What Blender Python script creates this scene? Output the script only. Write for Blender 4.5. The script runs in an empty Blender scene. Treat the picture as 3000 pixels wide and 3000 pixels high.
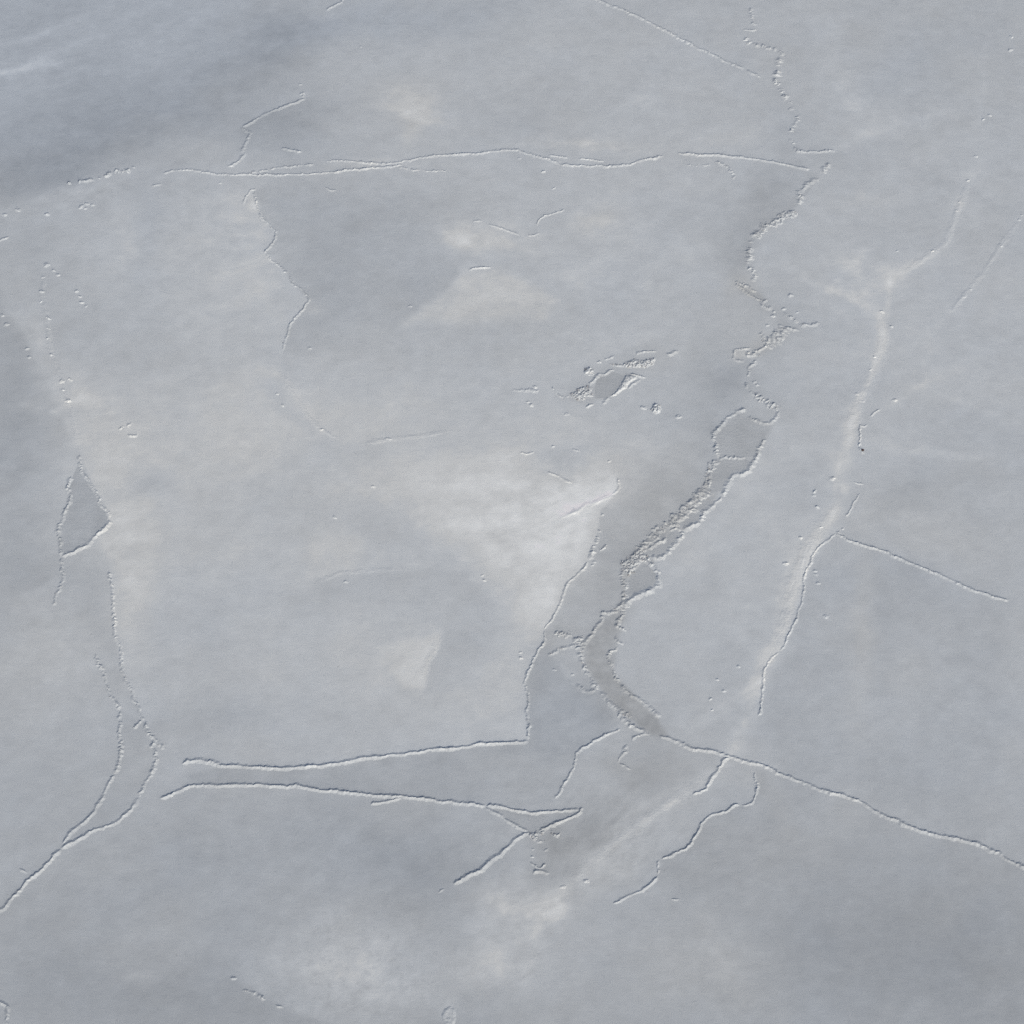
import bpy, bmesh, math, random
import numpy as np
from mathutils import Vector

random.seed(11)
rng = np.random.default_rng(11)
SC = bpy.context.scene
COL = SC.collection

# ------------------------------------------------------------------ camera, sky, sun, exposure
DEP, FOV, DIST = math.radians(52.0), math.radians(26.0), 1300.0
CAMP = np.array([0.0, -DIST * math.cos(DEP), DIST * math.sin(DEP)])
cd = bpy.data.cameras.new('camera'); cam = bpy.data.objects.new('camera', cd); COL.objects.link(cam)
cam.location = CAMP; cam.rotation_euler = (math.pi / 2 - DEP, 0, 0)
cd.sensor_fit = 'HORIZONTAL'; cd.sensor_width = 36.0; cd.angle = FOV
cd.clip_start = 1.0; cd.clip_end = 200000.0
SC.camera = cam

SUN_EL, SUN_AZ = math.radians(29.0), math.radians(25.0)     # azimuth: off the camera's back, to the right
to_sun = Vector((math.cos(SUN_EL) * math.sin(SUN_AZ), -math.cos(SUN_EL) * math.cos(SUN_AZ), math.sin(SUN_EL)))
W = bpy.data.worlds.new('World'); SC.world = W; W.use_nodes = True
nt = W.node_tree; nt.nodes.clear()
sky = nt.nodes.new('ShaderNodeTexSky'); sky.sky_type = 'NISHITA'; sky.sun_disc = False
sky.sun_elevation = SUN_EL; sky.sun_rotation = math.atan2(to_sun.x, to_sun.y)
sky.air_density = 0.7; sky.dust_density = 4.0; sky.altitude = 50.0
bg = nt.nodes.new('ShaderNodeBackground'); bg.inputs['Strength'].default_value = 0.135
wo = nt.nodes.new('ShaderNodeOutputWorld')
nt.links.new(sky.outputs[0], bg.inputs[0]); nt.links.new(bg.outputs[0], wo.inputs[0])
sd = bpy.data.lights.new('sun', 'SUN'); sd.energy = 2.6; sd.angle = math.radians(0.6); sd.color = (1.0, 0.965, 0.91)
sun = bpy.data.objects.new('sun', sd); COL.objects.link(sun)
sun.rotation_euler = to_sun.to_track_quat('Z', 'Y').to_euler(); sun.location = (0, 0, 600)

vs = SC.view_settings
SC.display_settings.display_device = 'sRGB'
vs.view_transform = 'Standard'; vs.look = 'None'; vs.gamma = 1.0; vs.use_curve_mapping = False
vs.exposure = -0.355
SC.render.engine = 'CYCLES'
SC.cycles.max_bounces = 4; SC.cycles.diffuse_bounces = 2
SC.cycles.use_denoising = False

# ------------------------------------------------------------------ helpers
FW = np.array([0.0, math.cos(DEP), -math.sin(DEP)]); UP = np.array([0.0, math.sin(DEP), math.cos(DEP)])
TF = math.tan(FOV / 2)

def ground(px, py):
    """where on the ice (z = 0) a point of the photograph (0..3000) lies"""
    u = (np.asarray(px, float) / 1500.0 - 1.0) * TF; v = (1.0 - np.asarray(py, float) / 1500.0) * TF
    dy = FW[1] + v * UP[1]; dz = FW[2] + v * UP[2]
    t = -CAMP[2] / dz
    return CAMP[0] + t * u, CAMP[1] + t * dy

def chart(x, y):
    """map coordinates used by the survey tables below for a point on the ice"""
    dy = y - CAMP[1]; dz = -CAMP[2]
    zc = dy * FW[1] + dz * FW[2]; zc = np.where(zc < 200, 200, zc)
    return 1500 + 1500 * (x - CAMP[0]) / zc / TF, 1500 - 1500 * (dy * UP[1] + dz * UP[2]) / zc / TF

_T = np.random.default_rng(5).random((256, 256))
def vnoise(x, y, seed=0):
    x = x + seed * 17.31; y = y - seed * 9.77
    xi = np.floor(x).astype(int); yi = np.floor(y).astype(int)
    fx = x - xi; fy = y - yi
    fx = fx * fx * fx * (fx * (fx * 6 - 15) + 10); fy = fy * fy * fy * (fy * (fy * 6 - 15) + 10)
    x0 = xi & 255; x1 = (xi + 1) & 255; y0 = yi & 255; y1 = (yi + 1) & 255
    a = _T[y0, x0] * (1 - fx) + _T[y0, x1] * fx; b = _T[y1, x0] * (1 - fx) + _T[y1, x1] * fx
    return (a * (1 - fy) + b * fy) * 2 - 1

def fbm(x, y, seed=0, octv=4, gain=0.5):
    s = 0.0; a = 1.0; n = 0.0
    c, d = math.cos(0.6), math.sin(0.6)
    for k in range(octv):
        s = s + a * vnoise(x, y, seed + k * 3.1); n += a; a *= gain
        x, y = (c * x - d * y) * 2.03, (d * x + c * y) * 2.03
    return s / n

def sstep(a, b, x):
    t = np.clip((x - a) / (b - a), 0, 1); return t * t * (3 - 2 * t)

def seg_dist(px, py, pts):
    d = np.full(px.shape, 1e9)
    for (x0, y0), (x1, y1) in zip(pts[:-1], pts[1:]):
        ex, ey = x1 - x0, y1 - y0; L = ex * ex + ey * ey + 1e-9
        t = np.clip(((px - x0) * ex + (py - y0) * ey) / L, 0, 1)
        d = np.minimum(d, np.hypot(px - x0 - t * ex, py - y0 - t * ey))
    return d

def poly_sd(px, py, pts):
    """signed distance, positive inside"""
    n = len(pts); ins = np.zeros(px.shape, bool)
    for i in range(n):
        x0, y0 = pts[i]; x1, y1 = pts[(i + 1) % n]
        c = ((y0 > py) != (y1 > py)) & (px < (x1 - x0) * (py - y0) / (y1 - y0 + 1e-9) + x0)
        ins ^= c
    d = seg_dist(px, py, list(pts) + [pts[0]])
    return np.where(ins, d, -d)

def prop(o, label=None, cat=None, group=None, kind=None):
    if label: o['label'] = label
    if cat: o['category'] = cat
    if group: o['group'] = group
    if kind: o['kind'] = kind
    return o

def mesh_from(name, verts, faces, smooth=True):
    me = bpy.data.meshes.new(name)
    verts = np.asarray(verts, np.float32); faces = np.asarray(faces, np.int32)
    me.vertices.add(len(verts)); me.vertices.foreach_set('co', verts.ravel())
    k = faces.shape[1]
    me.loops.add(faces.size); me.loops.foreach_set('vertex_index', faces.ravel())
    me.polygons.add(len(faces))
    me.polygons.foreach_set('loop_start', np.arange(0, faces.size, k, dtype=np.int32))
    me.polygons.foreach_set('use_smooth', np.full(len(faces), smooth))
    me.update(calc_edges=True); me.validate()
    return me

def grid_faces(nr, nc):
    i = np.arange(nr * nc).reshape(nr, nc)
    return np.stack([i[:-1, :-1], i[:-1, 1:], i[1:, 1:], i[1:, :-1]], -1).reshape(-1, 4)

def islands(nv, F):
    lab = np.arange(nv)
    while True:
        m = lab[F].min(1); new = lab.copy()
        np.minimum.at(new, F.ravel(), np.repeat(m, F.shape[1]))
        new = new[new]
        if (new == lab).all(): return lab
        lab = new

def set_albedo(me, rgb):
    a = me.attributes.new('albedo', 'FLOAT_COLOR', 'POINT')
    c = np.ones((len(rgb), 4), np.float32); c[:, :3] = rgb
    a.data.foreach_set('color', c.ravel())

def s2l(L):
    c = np.clip(L, 0, 255) / 255.0
    return np.where(c <= 0.04045, c / 12.92, ((c + 0.055) / 1.055) ** 2.4)

KALB = 0.66
WB = np.array([0.966, 1.0, 0.966])
def tone_rgb(L, warm):
    q = np.clip(0.6 * warm + 0.9 * sstep(174, 190, L), -1.0, 1.0)
    r = L - 2.9 + 2.4 * q; g = L + 0.1 * q; b = L + 5.0 - 3.4 * q
    return np.clip(np.stack([s2l(r), s2l(g), s2l(b)], -1) / KALB * WB, 0.02, 0.9)

# ------------------------------------------------------------------ materials
def new_mat(name):
    m = bpy.data.materials.new(name); m.use_nodes = True
    n = m.node_tree; n.nodes.clear()
    out = n.nodes.new('ShaderNodeOutputMaterial'); p = n.nodes.new('ShaderNodeBsdfPrincipled')
    n.links.new(p.outputs[0], out.inputs[0])
    p.inputs['Roughness'].default_value = 0.85; p.inputs['Specular IOR Level'].default_value = 0.15
    return m, n, p

def snow_mat(name, mott=0.05, bump=0.25, const=None, crust=0.16):
    m, n, p = new_mat(name)
    if const is None:
        base = n.nodes.new('ShaderNodeAttribute'); base.attribute_name = 'albedo'; bo = base.outputs['Color']
    else:
        base = n.nodes.new('ShaderNodeRGB'); base.outputs[0].default_value = (*const, 1); bo = base.outputs[0]
    geo = n.nodes.new('ShaderNodeNewGeometry')
    mp = n.nodes.new('ShaderNodeMapping'); n.links.new(geo.outputs['Position'], mp.inputs['Vector'])
    n1 = n.nodes.new('ShaderNodeTexNoise'); n1.inputs['Scale'].default_value = 0.09; n1.inputs['Detail'].default_value = 9; n1.inputs['Roughness'].default_value = 0.62
    n.links.new(geo.outputs['Position'], n1.inputs['Vector'])
    n2 = n.nodes.new('ShaderNodeTexNoise'); n2.inputs['Scale'].default_value = 1.15; n2.inputs['Detail'].default_value = 5; n2.inputs['Roughness'].default_value = 0.75
    n.links.new(geo.outputs['Position'], n2.inputs['Vector'])
    mx = n.nodes.new('ShaderNodeMath'); mx.operation = 'ADD'
    n.links.new(n1.outputs[0], mx.inputs[0]); n.links.new(n2.outputs[0], mx.inputs[1])
    mr = n.nodes.new('ShaderNodeMapRange'); mr.inputs['From Min'].default_value = 0.6; mr.inputs['From Max'].default_value = 1.4
    mr.inputs['To Min'].default_value = 1 - mott; mr.inputs['To Max'].default_value = 1 + mott; mr.clamp = False
    n.links.new(mx.outputs[0], mr.inputs['Value'])
    vm = n.nodes.new('ShaderNodeVectorMath'); vm.operation = 'SCALE'
    n5 = n.nodes.new('ShaderNodeTexNoise'); n5.inputs['Scale'].default_value = 0.42; n5.inputs['Detail'].default_value = 2; n5.inputs['Roughness'].default_value = 0.7
    n.links.new(geo.outputs['Position'], n5.inputs['Vector'])
    sp = n.nodes.new('ShaderNodeMapRange'); sp.inputs['From Min'].default_value = 0.67; sp.inputs['From Max'].default_value = 0.78
    sp.inputs['To Min'].default_value = 1.0; sp.inputs['To Max'].default_value = 0.80
    n.links.new(n5.outputs[0], sp.inputs['Value'])
    mu = n.nodes.new('ShaderNodeMath'); mu.operation = 'MULTIPLY'
    n.links.new(mr.outputs[0], mu.inputs[0]); n.links.new(sp.outputs[0], mu.inputs[1])
    n.links.new(bo, vm.inputs[0]); n.links.new(mu.outputs[0], vm.inputs['Scale'])
    n.links.new(vm.outputs[0], p.inputs['Base Color'])
    mp.inputs['Scale'].default_value = (0.55, 1.0, 1.0); mp.inputs['Rotation'].default_value = (0, 0, 0.35)
    n3 = n.nodes.new('ShaderNodeTexNoise'); n3.inputs['Scale'].default_value = 0.75; n3.inputs['Detail'].default_value = 6; n3.inputs['Roughness'].default_value = 0.6
    n.links.new(mp.outputs[0], n3.inputs['Vector'])
    bp = n.nodes.new('ShaderNodeBump'); bp.inputs['Strength'].default_value = 1.0; bp.inputs['Distance'].default_value = bump
    n4 = n.nodes.new('ShaderNodeTexNoise'); n4.inputs['Scale'].default_value = 0.16; n4.inputs['Detail'].default_value = 4; n4.inputs['Roughness'].default_value = 0.55
    n.links.new(mp.outputs[0], n4.inputs['Vector'])
    b2 = n.nodes.new('ShaderNodeBump'); b2.inputs['Strength'].default_value = 1.0; b2.inputs['Distance'].default_value = crust
    n.links.new(n4.outputs[0], b2.inputs['Height'])
    n.links.new(b2.outputs[0], bp.inputs['Normal'])
    n.links.new(n3.outputs[0], bp.inputs['Height']); n.links.new(bp.outputs[0], p.inputs['Normal'])
    return m

M_ICE = snow_mat('snowy_ice', 0.085, 0.035, crust=0.13)
M_BANK = snow_mat('ridge_snow', 0.06, 0.16)
M_BLOCK = snow_mat('broken_ice', 0.10, 0.12, const=(0.52, 0.53, 0.54))
M_BLOCK_GREY = snow_mat('grey_broken_ice', 0.12, 0.12, const=(0.38, 0.385, 0.385))
M_LEAD = snow_mat('refrozen_ice', 0.16, 0.12)
M_BROWN, _n, _p = new_mat('dark_brown')
_x = _n.nodes.new('ShaderNodeTexNoise'); _x.inputs['Scale'].default_value = 3.0
_r = _n.nodes.new('ShaderNodeValToRGB'); _r.color_ramp.elements[0].color = (0.012, 0.010, 0.009, 1); _r.color_ramp.elements[1].color = (0.10, 0.035, 0.022, 1)
_n.links.new(_x.outputs[0], _r.inputs[0]); _n.links.new(_r.outputs[0], _p.inputs['Base Color']); _p.inputs['Roughness'].default_value = 0.6

# ------------------------------------------------------------------ survey of the snow cover (snow brightness, with lens vignetting painted into it)
# soft patches: x, y, radius along, radius across, turn in degrees, amount, warmth
GAUSS = [
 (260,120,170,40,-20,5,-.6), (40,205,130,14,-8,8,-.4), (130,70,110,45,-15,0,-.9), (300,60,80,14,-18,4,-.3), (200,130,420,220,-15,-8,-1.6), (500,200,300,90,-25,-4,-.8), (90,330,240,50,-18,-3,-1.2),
 (60,120,260,150,-10,-2,-1.4), (420,190,120,40,-20,5,-.4), (900,90,150,45,-14,-4,-.8), (1230,50,240,60,-5,-6,-1.0), (600,420,110,90,0,5,0),
 (860,370,150,70,-15,-9,-.6), (1200,300,70,55,30,8,1.0), (1210,360,25,60,10,7,1.3), (1150,330,80,16,8,6,.6), (1250,350,60,12,12,6,.6), (1700,250,420,130,0,2,.2), (1560,330,240,60,0,-2,0),
 (1930,320,90,22,30,5,0), (380,680,120,150,10,8,0), (430,690,34,120,8,-7,-.6), (720,700,130,140,0,7,.1), (250,560,200,30,-18,7,.2), (620,880,260,110,-10,3,0),
 (330,1000,260,70,0,-3,-.2), (1700,430,170,14,2,9,.8), (1080,490,120,12,-6,8,.8), (1340,690,40,55,-30,8,1.0), (1430,700,130,40,0,9,.5), (1750,640,70,30,-15,6,1.1), (1560,520,330,50,0,2,0),
 (1930,760,150,90,0,4,0), (1750,800,200,60,0,3,0), (1900,1020,180,60,0,2,.2), (420,1412,48,44,0,-11,-.7), (60,1250,110,330,0,-9,-.4), (90,1650,120,120,0,-4,-.3), (260,1250,170,160,40,5,.4), (120,1000,40,120,-20,7,.5), (400,1560,140,200,0,4,.4), (390,1750,60,170,6,6,.7),
 (900,1250,480,140,-4,6,.4), (1000,1480,200,60,0,-3,0), (950,1330,160,24,-5,-5,-.2), (1150,1560,130,34,-3,-5,0), (780,1700,280,170,0,0,0), (1150,1900,230,150,0,5,.5), (700,2000,420,200,0,1,.1), (590,1800,150,90,0,-4,-.3), (600,2090,160,50,0,-5,-.4), (1430,2040,120,110,0,5,.5), (110,1900,140,190,0,5,.6),
 (1560,1480,240,130,-10,8,.4), (1700,1380,90,50,-15,4,.3), (1660,1350,60,40,0,-9,-.2), (2130,1130,46,50,0,-10,-.4), (2080,1080,90,60,0,-7,-.2), (2060,1240,70,60,0,-8,-.1), (1870,1330,120,50,-20,5,.2),
 (1900,1500,150,70,-50,-6,.3), (1780,1760,60,110,10,-4,.2), (1640,1860,50,50,0,-5,.4), (2010,1620,90,70,0,2,.1), (2080,1850,170,140,0,1,0),
 (1860,2255,70,40,0,-8,.6), (1820,2420,150,60,-40,-4,.5), (1690,2490,90,80,0,-5,.1), (1640,2600,60,40,0,-4,0), (1720,2380,90,60,-30,-5,.1),
 (1500,2700,100,130,0,16,.5), (1450,2640,100,36,10,5,.5), (1510,2840,110,70,0,6,.5), (1400,2820,60,50,0,4,.3), (1620,2640,80,34,-35,12,.4), (1770,2570,120,36,-30,5,.5),
 (1230,2560,210,130,0,-9,-.4), (980,2450,260,110,0,-7,-.4), (600,2520,260,120,10,-6,-.3), (700,2700,200,90,10,-4,-.2), (300,2640,200,60,-10,-3,-.2), (450,2890,330,100,0,-6,-.3), (100,2850,150,120,0,-2,0), (410,2862,50,18,0,6,.3),
 (1010,2790,170,90,-10,7,.3), (1150,2900,170,90,0,7,.3), (900,2850,90,60,0,3,.2), (1150,2990,320,60,0,-4,0), (2350,2480,140,90,0,-2,.4), (2050,2640,150,90,0,-3,0), (2060,2850,160,130,30,4,.6), (2380,2850,90,200,-20,-3,-.2),
 (2650,2750,420,260,0,-8,-.2), (2900,2950,330,240,0,-6,0), (2600,1700,60,260,5,-2,-.2), (2520,1850,30,200,3,4,.9), (2700,1560,200,70,10,3,.7), (2700,1320,260,14,9,4,.1), (2850,1480,220,16,-14,4,.1), (2650,1450,40,120,40,-4,-.2), (2820,1250,180,60,20,-3,-.4),
 (2560,830,120,60,-25,8,.1), (2480,760,90,20,-10,6,0), (2500,880,160,12,28,6,.1), (2440,830,100,14,20,5,.1), (2520,780,14,70,20,5,0), (2470,800,70,10,-35,5,0), (2550,590,70,20,-10,6,.4), (2480,250,40,90,-30,6,.3), (2520,330,100,40,30,3,0), (2650,200,230,60,-30,-3,-.6), (2390,60,60,50,0,4,0), (2830,560,150,16,26,-6,-.1), (2430,460,140,20,15,-5,-.1), (2600,380,200,12,-14,4,0), (2720,600,110,130,0,-2,0), (2880,330,14,230,4,3,0), (2930,800,60,14,-60,3,0),
 (2700,1130,130,14,-22,5,.1), (2840,1190,180,12,24,4,.1), (2715,1090,10,110,0,3,0), (2030,200,120,60,0,1,0), (2140,400,90,20,0,5,.4), (2170,820,50,40,0,4,1.0), (2230,1000,50,30,-30,2,1.2), (2170,1042,28,14,-10,12,1.3), (735,592,20,26,0,13,.6), (925,905,26,16,20,9,.8), (600,620,20,20,0,0,0),
 (2660,1900,200,120,0,2,.3), (1350,1450,900,520,0,7,.25), (600,1500,400,420,0,4,.3), (100,2950,500,300,0,-4,0), (2950,2950,500,300,0,-2,0), (30,1900,160,900,0,-3,0), (1300,2500,260,160,0,-4,0), (700,2950,500,120,0,-3,0), (350,380,300,110,-28,-5,-.4), (80,470,220,90,-15,-4,-.3), (2700,700,420,420,0,6,0), (1900,600,300,300,0,3,0), (2300,1500,200,300,0,3,0), (250,1180,60,20,0,8,.3), (2420,2100,120,120,0,0,.2), (1316,2962,18,26,10,12,.6), (90,1190,30,22,10,5,.5), (160,1215,14,14,0,12,.3),  # several broad entries paint vignetting: brighter centre, darker corners and edges
]
# soft bands along a line: points, sigma, amount, warmth
BANDS = [
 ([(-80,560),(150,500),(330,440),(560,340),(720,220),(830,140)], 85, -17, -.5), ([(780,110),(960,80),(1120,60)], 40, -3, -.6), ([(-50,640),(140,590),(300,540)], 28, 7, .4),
 ([(2240,540),(2200,620),(2150,690),(2140,780)], 34, -10, .1), ([(2320,500),(2250,560)], 34, -8, 0), ([(2320,300),(2300,420)], 30, -3, 0),
 ([(2580,930),(2590,1000),(2560,1090),(2520,1170),(2495,1240),(2480,1300)], 12, 11, .5), ([(2490,1230),(2470,1330),(2460,1400)], 24, 8, .4), ([(2430,1330),(2450,1400)], 16, 5, .6),
 ([(2470,1440),(2420,1530),(2370,1610),(2330,1690)], 16, 9, .4), ([(2350,1640),(2320,1740),(2290,1850),(2250,1930)], 26, 8, .4), ([(2260,1900),(2225,2000),(2190,2110),(2150,2190)], 26, 9, .5),
 ([(2240,1980),(2130,2060),(2000,2120)], 20, 5, .4), ([(2190,1780),(2175,1870),(2130,1960),(2050,2050)], 10, 4, .3),
 ([(2120,2240),(1990,2330),(1850,2430),(1740,2520),(1660,2600),(1620,2680)], 17, 11, .5), ([(1960,2320),(1860,2370)], 12, 5, .4), ([(1560,2690),(1590,2640)], 20, 7, .4), ([(2000,2420),(1920,2480),(1850,2530)], 30, 4, .4),
 ([(1760,2530),(1830,2560),(1880,2610)], 9, 6, .3), ([(2060,2680),(2100,2800),(2170,2930)], 26, 4, .7), ([(2200,2260),(2270,2340),(2310,2420)], 22, 3, .6),
 ([(2840,520),(2815,600),(2790,660),(2760,720),(2680,770),(2620,820)], 12, 8, .1), ([(2990,640),(2930,720),(2880,800),(2820,870),(2770,920),(2740,980)], 9, 5, .1), ([(2610,800),(2602,930)], 6, 6, .1), ([(2560,1210),(2640,1170),(2710,1125)], 9, 5, .2),
 ([(805,1075),(850,1130),(890,1190),(940,1260)], 10, 6, .3), ([(800,1130),(835,1200),(920,1260)], 14, -5, -.4), ([(760,1080),(810,1095)], 10, 6, .7),
 ([(140,1000),(170,1100),(230,1250),(330,1400),(360,1560)], 60, 4, .4), ([(320,1620),(350,1570)], 26, 7, .7), ([(30,930),(90,1040),(130,1130)], 22, 6, .4),
 ([(2700,2000),(2600,2150),(2480,2350)], 60, 2, .4), ([(1640,1515),(1740,1475),(1800,1450)], 10, 6, .3),
 ([(2260,1050),(2300,1150)], 30, -3, 0), ([(2330,620),(2260,655),(2200,720),(2185,780),(2170,830),(2230,885),(2290,930),(2320,955),(2270,1000),(2170,1040),(2195,1100),(2220,1165),(2280,1200),(2200,1215)], 22, -7, .5), ([(2070,1430),(1980,1520),(1870,1610),(1825,1680),(1830,1760),(1740,1860),(1715,1930),(1790,2060),(1900,2150)], 30, -6, .5), ([(1680,1150),(1760,1110),(1860,1070),(1920,1060)], 30, -5, .4),
 ([(2584,925),(2590,1000),(2564,1085),(2522,1165),(2500,1230),(2488,1300),(2478,1370)], 9, 9, .4), ([(2478,1440),(2432,1525),(2392,1590),(2355,1660),(2335,1720),(2315,1800),(2285,1870)], 10, 9, .3), ([(2275,1890),(2240,1960),(2215,2040),(2180,2120),(2140,2200)], 9, 8, .3), ([(2330,1600),(2290,1720),(2270,1820)], 6, 5, .2),
 ([(2345,1640),(2300,1760),(2262,1880),(2200,1990)], 5, 8, .2), ([(2440,1500),(2385,1570),(2345,1650)], 5, 8, .2), ([(2465,1330),(2452,1400),(2440,1450)], 5, 7, .2), ([(2500,1330),(2490,1400)], 5, 6, .2), ([(2235,1990),(2150,2050),(2050,2100)], 6, 7, .2), ([(2215,2030),(2120,2090),(2030,2130)], 5, 6, .2),
 ([(1930,2330),(1850,2380),(1770,2440)], 6, 8, .2), ([(1880,2450),(1790,2510),(1700,2590)], 7, 8, .2), ([(1700,2570),(1610,2650),(1560,2740)], 9, 9, .3), ([(1640,2600),(1540,2640),(1440,2650)], 10, 7, .3), ([(1590,2660),(1570,2780),(1530,2880)], 10, 7, .3),
 ([(0,215),(80,200),(170,192)], 7, 14, -.3), ([(90,180),(180,150),(300,110)], 8, 11, -.3), ([(140,90),(240,55),(330,20)], 9, 10, -.3), ([(0,140),(60,120),(130,100)], 9, 9, -.4), ([(170,230),(290,180),(420,140)], 9, 8, -.4), ([(0,290),(90,260),(220,235)], 8, 6, -.5),
 ([(2100,2250),(2000,2320),(1900,2395),(1800,2465),(1720,2535),(1650,2610)], 8, 8, .3), ([(2700,1130),(2600,1190)], 6, 5, .2), ([(2560,1230),(2700,1310),(2880,1345),(3000,1350)], 7, 5, .1), ([(2610,830),(2602,930)], 7, 8, .1), ([(2640,800),(2560,780),(2480,765),(2410,770)], 7, 6, 0), ([(2600,915),(2520,880),(2430,850)], 7, 7, 0), ([(2590,920),(2500,925),(2440,910)], 6, 5, 0),
]
# patches with an edge: points, feather, amount, warmth
POLYS = [
 ([(740,560),(1000,525),(1250,540),(1380,640),(1340,760),(1230,880),(1120,960),(960,1010),(850,1010),(905,885),(850,800),(770,700)], 60, -4, -.4),
 ([(1180,945),(1250,890),(1300,850),(1345,800),(1420,782),(1500,795),(1580,835),(1640,880),(1600,935),(1480,930),(1350,950)], 13, 10, .8),
 ([(1310,670),(1340,660),(1420,700),(1500,715),(1400,740),(1330,735)], 16, 6, .6),
 ([(990,1440),(1280,1340),(1400,1350),(1540,1325),(1600,1385),(1680,1415),(1800,1370),(1880,1420),(1800,1480),(1750,1560),(1745,1600),(1700,1675),(1660,1705),(1620,1800),(1560,1830),(1500,1780),(1440,1710),(1370,1600),(1250,1530)], 40, 10, .5),
 ([(1690,1500),(1800,1450),(1850,1440),(1760,1510),(1748,1580),(1705,1670),(1662,1705),(1590,1850),(1540,1760),(1560,1600)], 22, 6, .5),
 ([(905,1715),(950,1695),(1000,1675),(1200,1665),(1370,1675),(1440,1740),(1460,1830),(1300,1860),(1000,1830),(850,1800)], 50, -3, -.2),
 ([(900,1560),(1000,1540),(1070,1590),(1050,1680),(960,1700),(905,1710)], 12, 4, .4),
 ([(1292,1850),(1268,1910),(1246,1940),(1242,2005),(1180,2020),(1150,1960),(1210,1900)], 11, 7, .5),
 ([(1292,1852),(1270,1912),(1250,1945),(1250,2020),(1380,2000),(1450,1900),(1380,1850)], 12, -4, -.3),
 ([(1600,1870),(1560,1945),(1542,2000),(1549,2165),(1300,2198),(1100,2222),(900,2250),(640,2245),(540,2270),(580,2300),(850,2303),(1200,2335),(1480,2362),(1620,2350),(1690,2230),(1740,2170),(1815,2120),(1760,2030),(1720,1985),(1660,1990)], 9, -6, -.2),
 ([(1600,1900),(1550,1990),(1552,2165),(1480,2190),(1600,2230),(1690,2200),(1740,2165),(1810,2120),(1740,2040),(1680,1985)], 24, -6, -.5),
 ([(2098,1270),(2160,1210),(2265,1245),(2240,1300),(2215,1345),(2190,1375),(2140,1400),(2075,1490),(1995,1560),(1930,1640),(1830,1700),(1830,1790),(1810,1900),(1800,1980),(1930,2110),(1965,2165),(1900,2150),(1790,2060),(1715,1950),(1702,1890),(1750,1835),(1800,1790),(1822,1740),(1820,1660),(1860,1610),(1930,1555),(2040,1465),(2078,1390),(2103,1340)], 8, -8, .4),
 ([(1725,1890),(1770,1840),(1815,1815),(1790,1900),(1800,1980),(1925,2100),(1960,2160),(1895,2146),(1790,2055),(1712,1950)], 8, -4, .3),
 ([(1780,1300),(1900,1330),(2080,1250),(2095,1330),(2070,1420),(1980,1510),(1830,1640),(1815,1690),(1825,1760),(1750,1830),(1690,1890),(1600,1890),(1660,1720),(1745,1600),(1800,1500)], 40, -5, .4),
 ([(1740,2170),(1810,2140),(1900,2150),(2000,2180),(2130,2215),(2090,2290),(1900,2400),(1720,2520),(1620,2640),(1500,2600),(1560,2470),(1700,2380),(1690,2230)], 75, -3.0, .2),
 ([(1550,2440),(1700,2375),(1660,2460),(1640,2560),(1560,2570)], 22, -4, .3),
 ([(235,1345),(270,1420),(318,1510),(312,1540),(245,1605),(178,1630),(172,1560),(190,1490),(205,1430)], 6, -9, -.3),
 ([(180,1640),(260,1600),(320,1680),(335,1860),(360,1960),(330,2040),(285,1900),(160,1790)], 30, -4, -.2),
 ([(350,2080),(425,2120),(450,2200),(440,2280),(400,2340),(300,2420),(190,2470),(300,2340),(350,2230)], 9, -4, 0),
 ([(2475,1550),(2640,1640),(2950,1765),(2960,2100),(2850,2440),(2450,2320),(2235,2235),(2235,1970),(2300,1880),(2360,1680)], 26, -4, -.3),
 ([(1830,1095),(1870,1100),(1810,1145),(1790,1165),(1745,1175),(1740,1140),(1760,1105)], 7, -9, .5),
 ([(1655,1165),(1725,1130),(1745,1160),(1740,1190),(1690,1180)], 10, -7, .1),
 ([(1430,2362),(1500,2370),(1600,2382),(1700,2372),(1620,2415),(1550,2436),(1480,2400)], 6, -5, .2),
 ([(1600,2440),(1640,2430),(1650,2470),(1630,2530),(1590,2560),(1570,2500)], 26, -4, .1),
 ([(2165,832),(2215,850),(2245,878),(2230,886),(2195,868),(2168,846)], 5, -8, .6),
 ([(2150,835),(2100,900),(2000,1000),(2000,1080),(2180,1060),(2230,1000),(2250,900)], 40, -2, .3),
 ([(2220,2270),(2220,2330),(2180,2362),(2130,2380),(2060,2412),(2000,2490),(1935,2520),(1930,2560),(1990,2630),(2150,2600),(2350,2480),(2300,2360)], 20, -4, .2),
]

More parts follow.
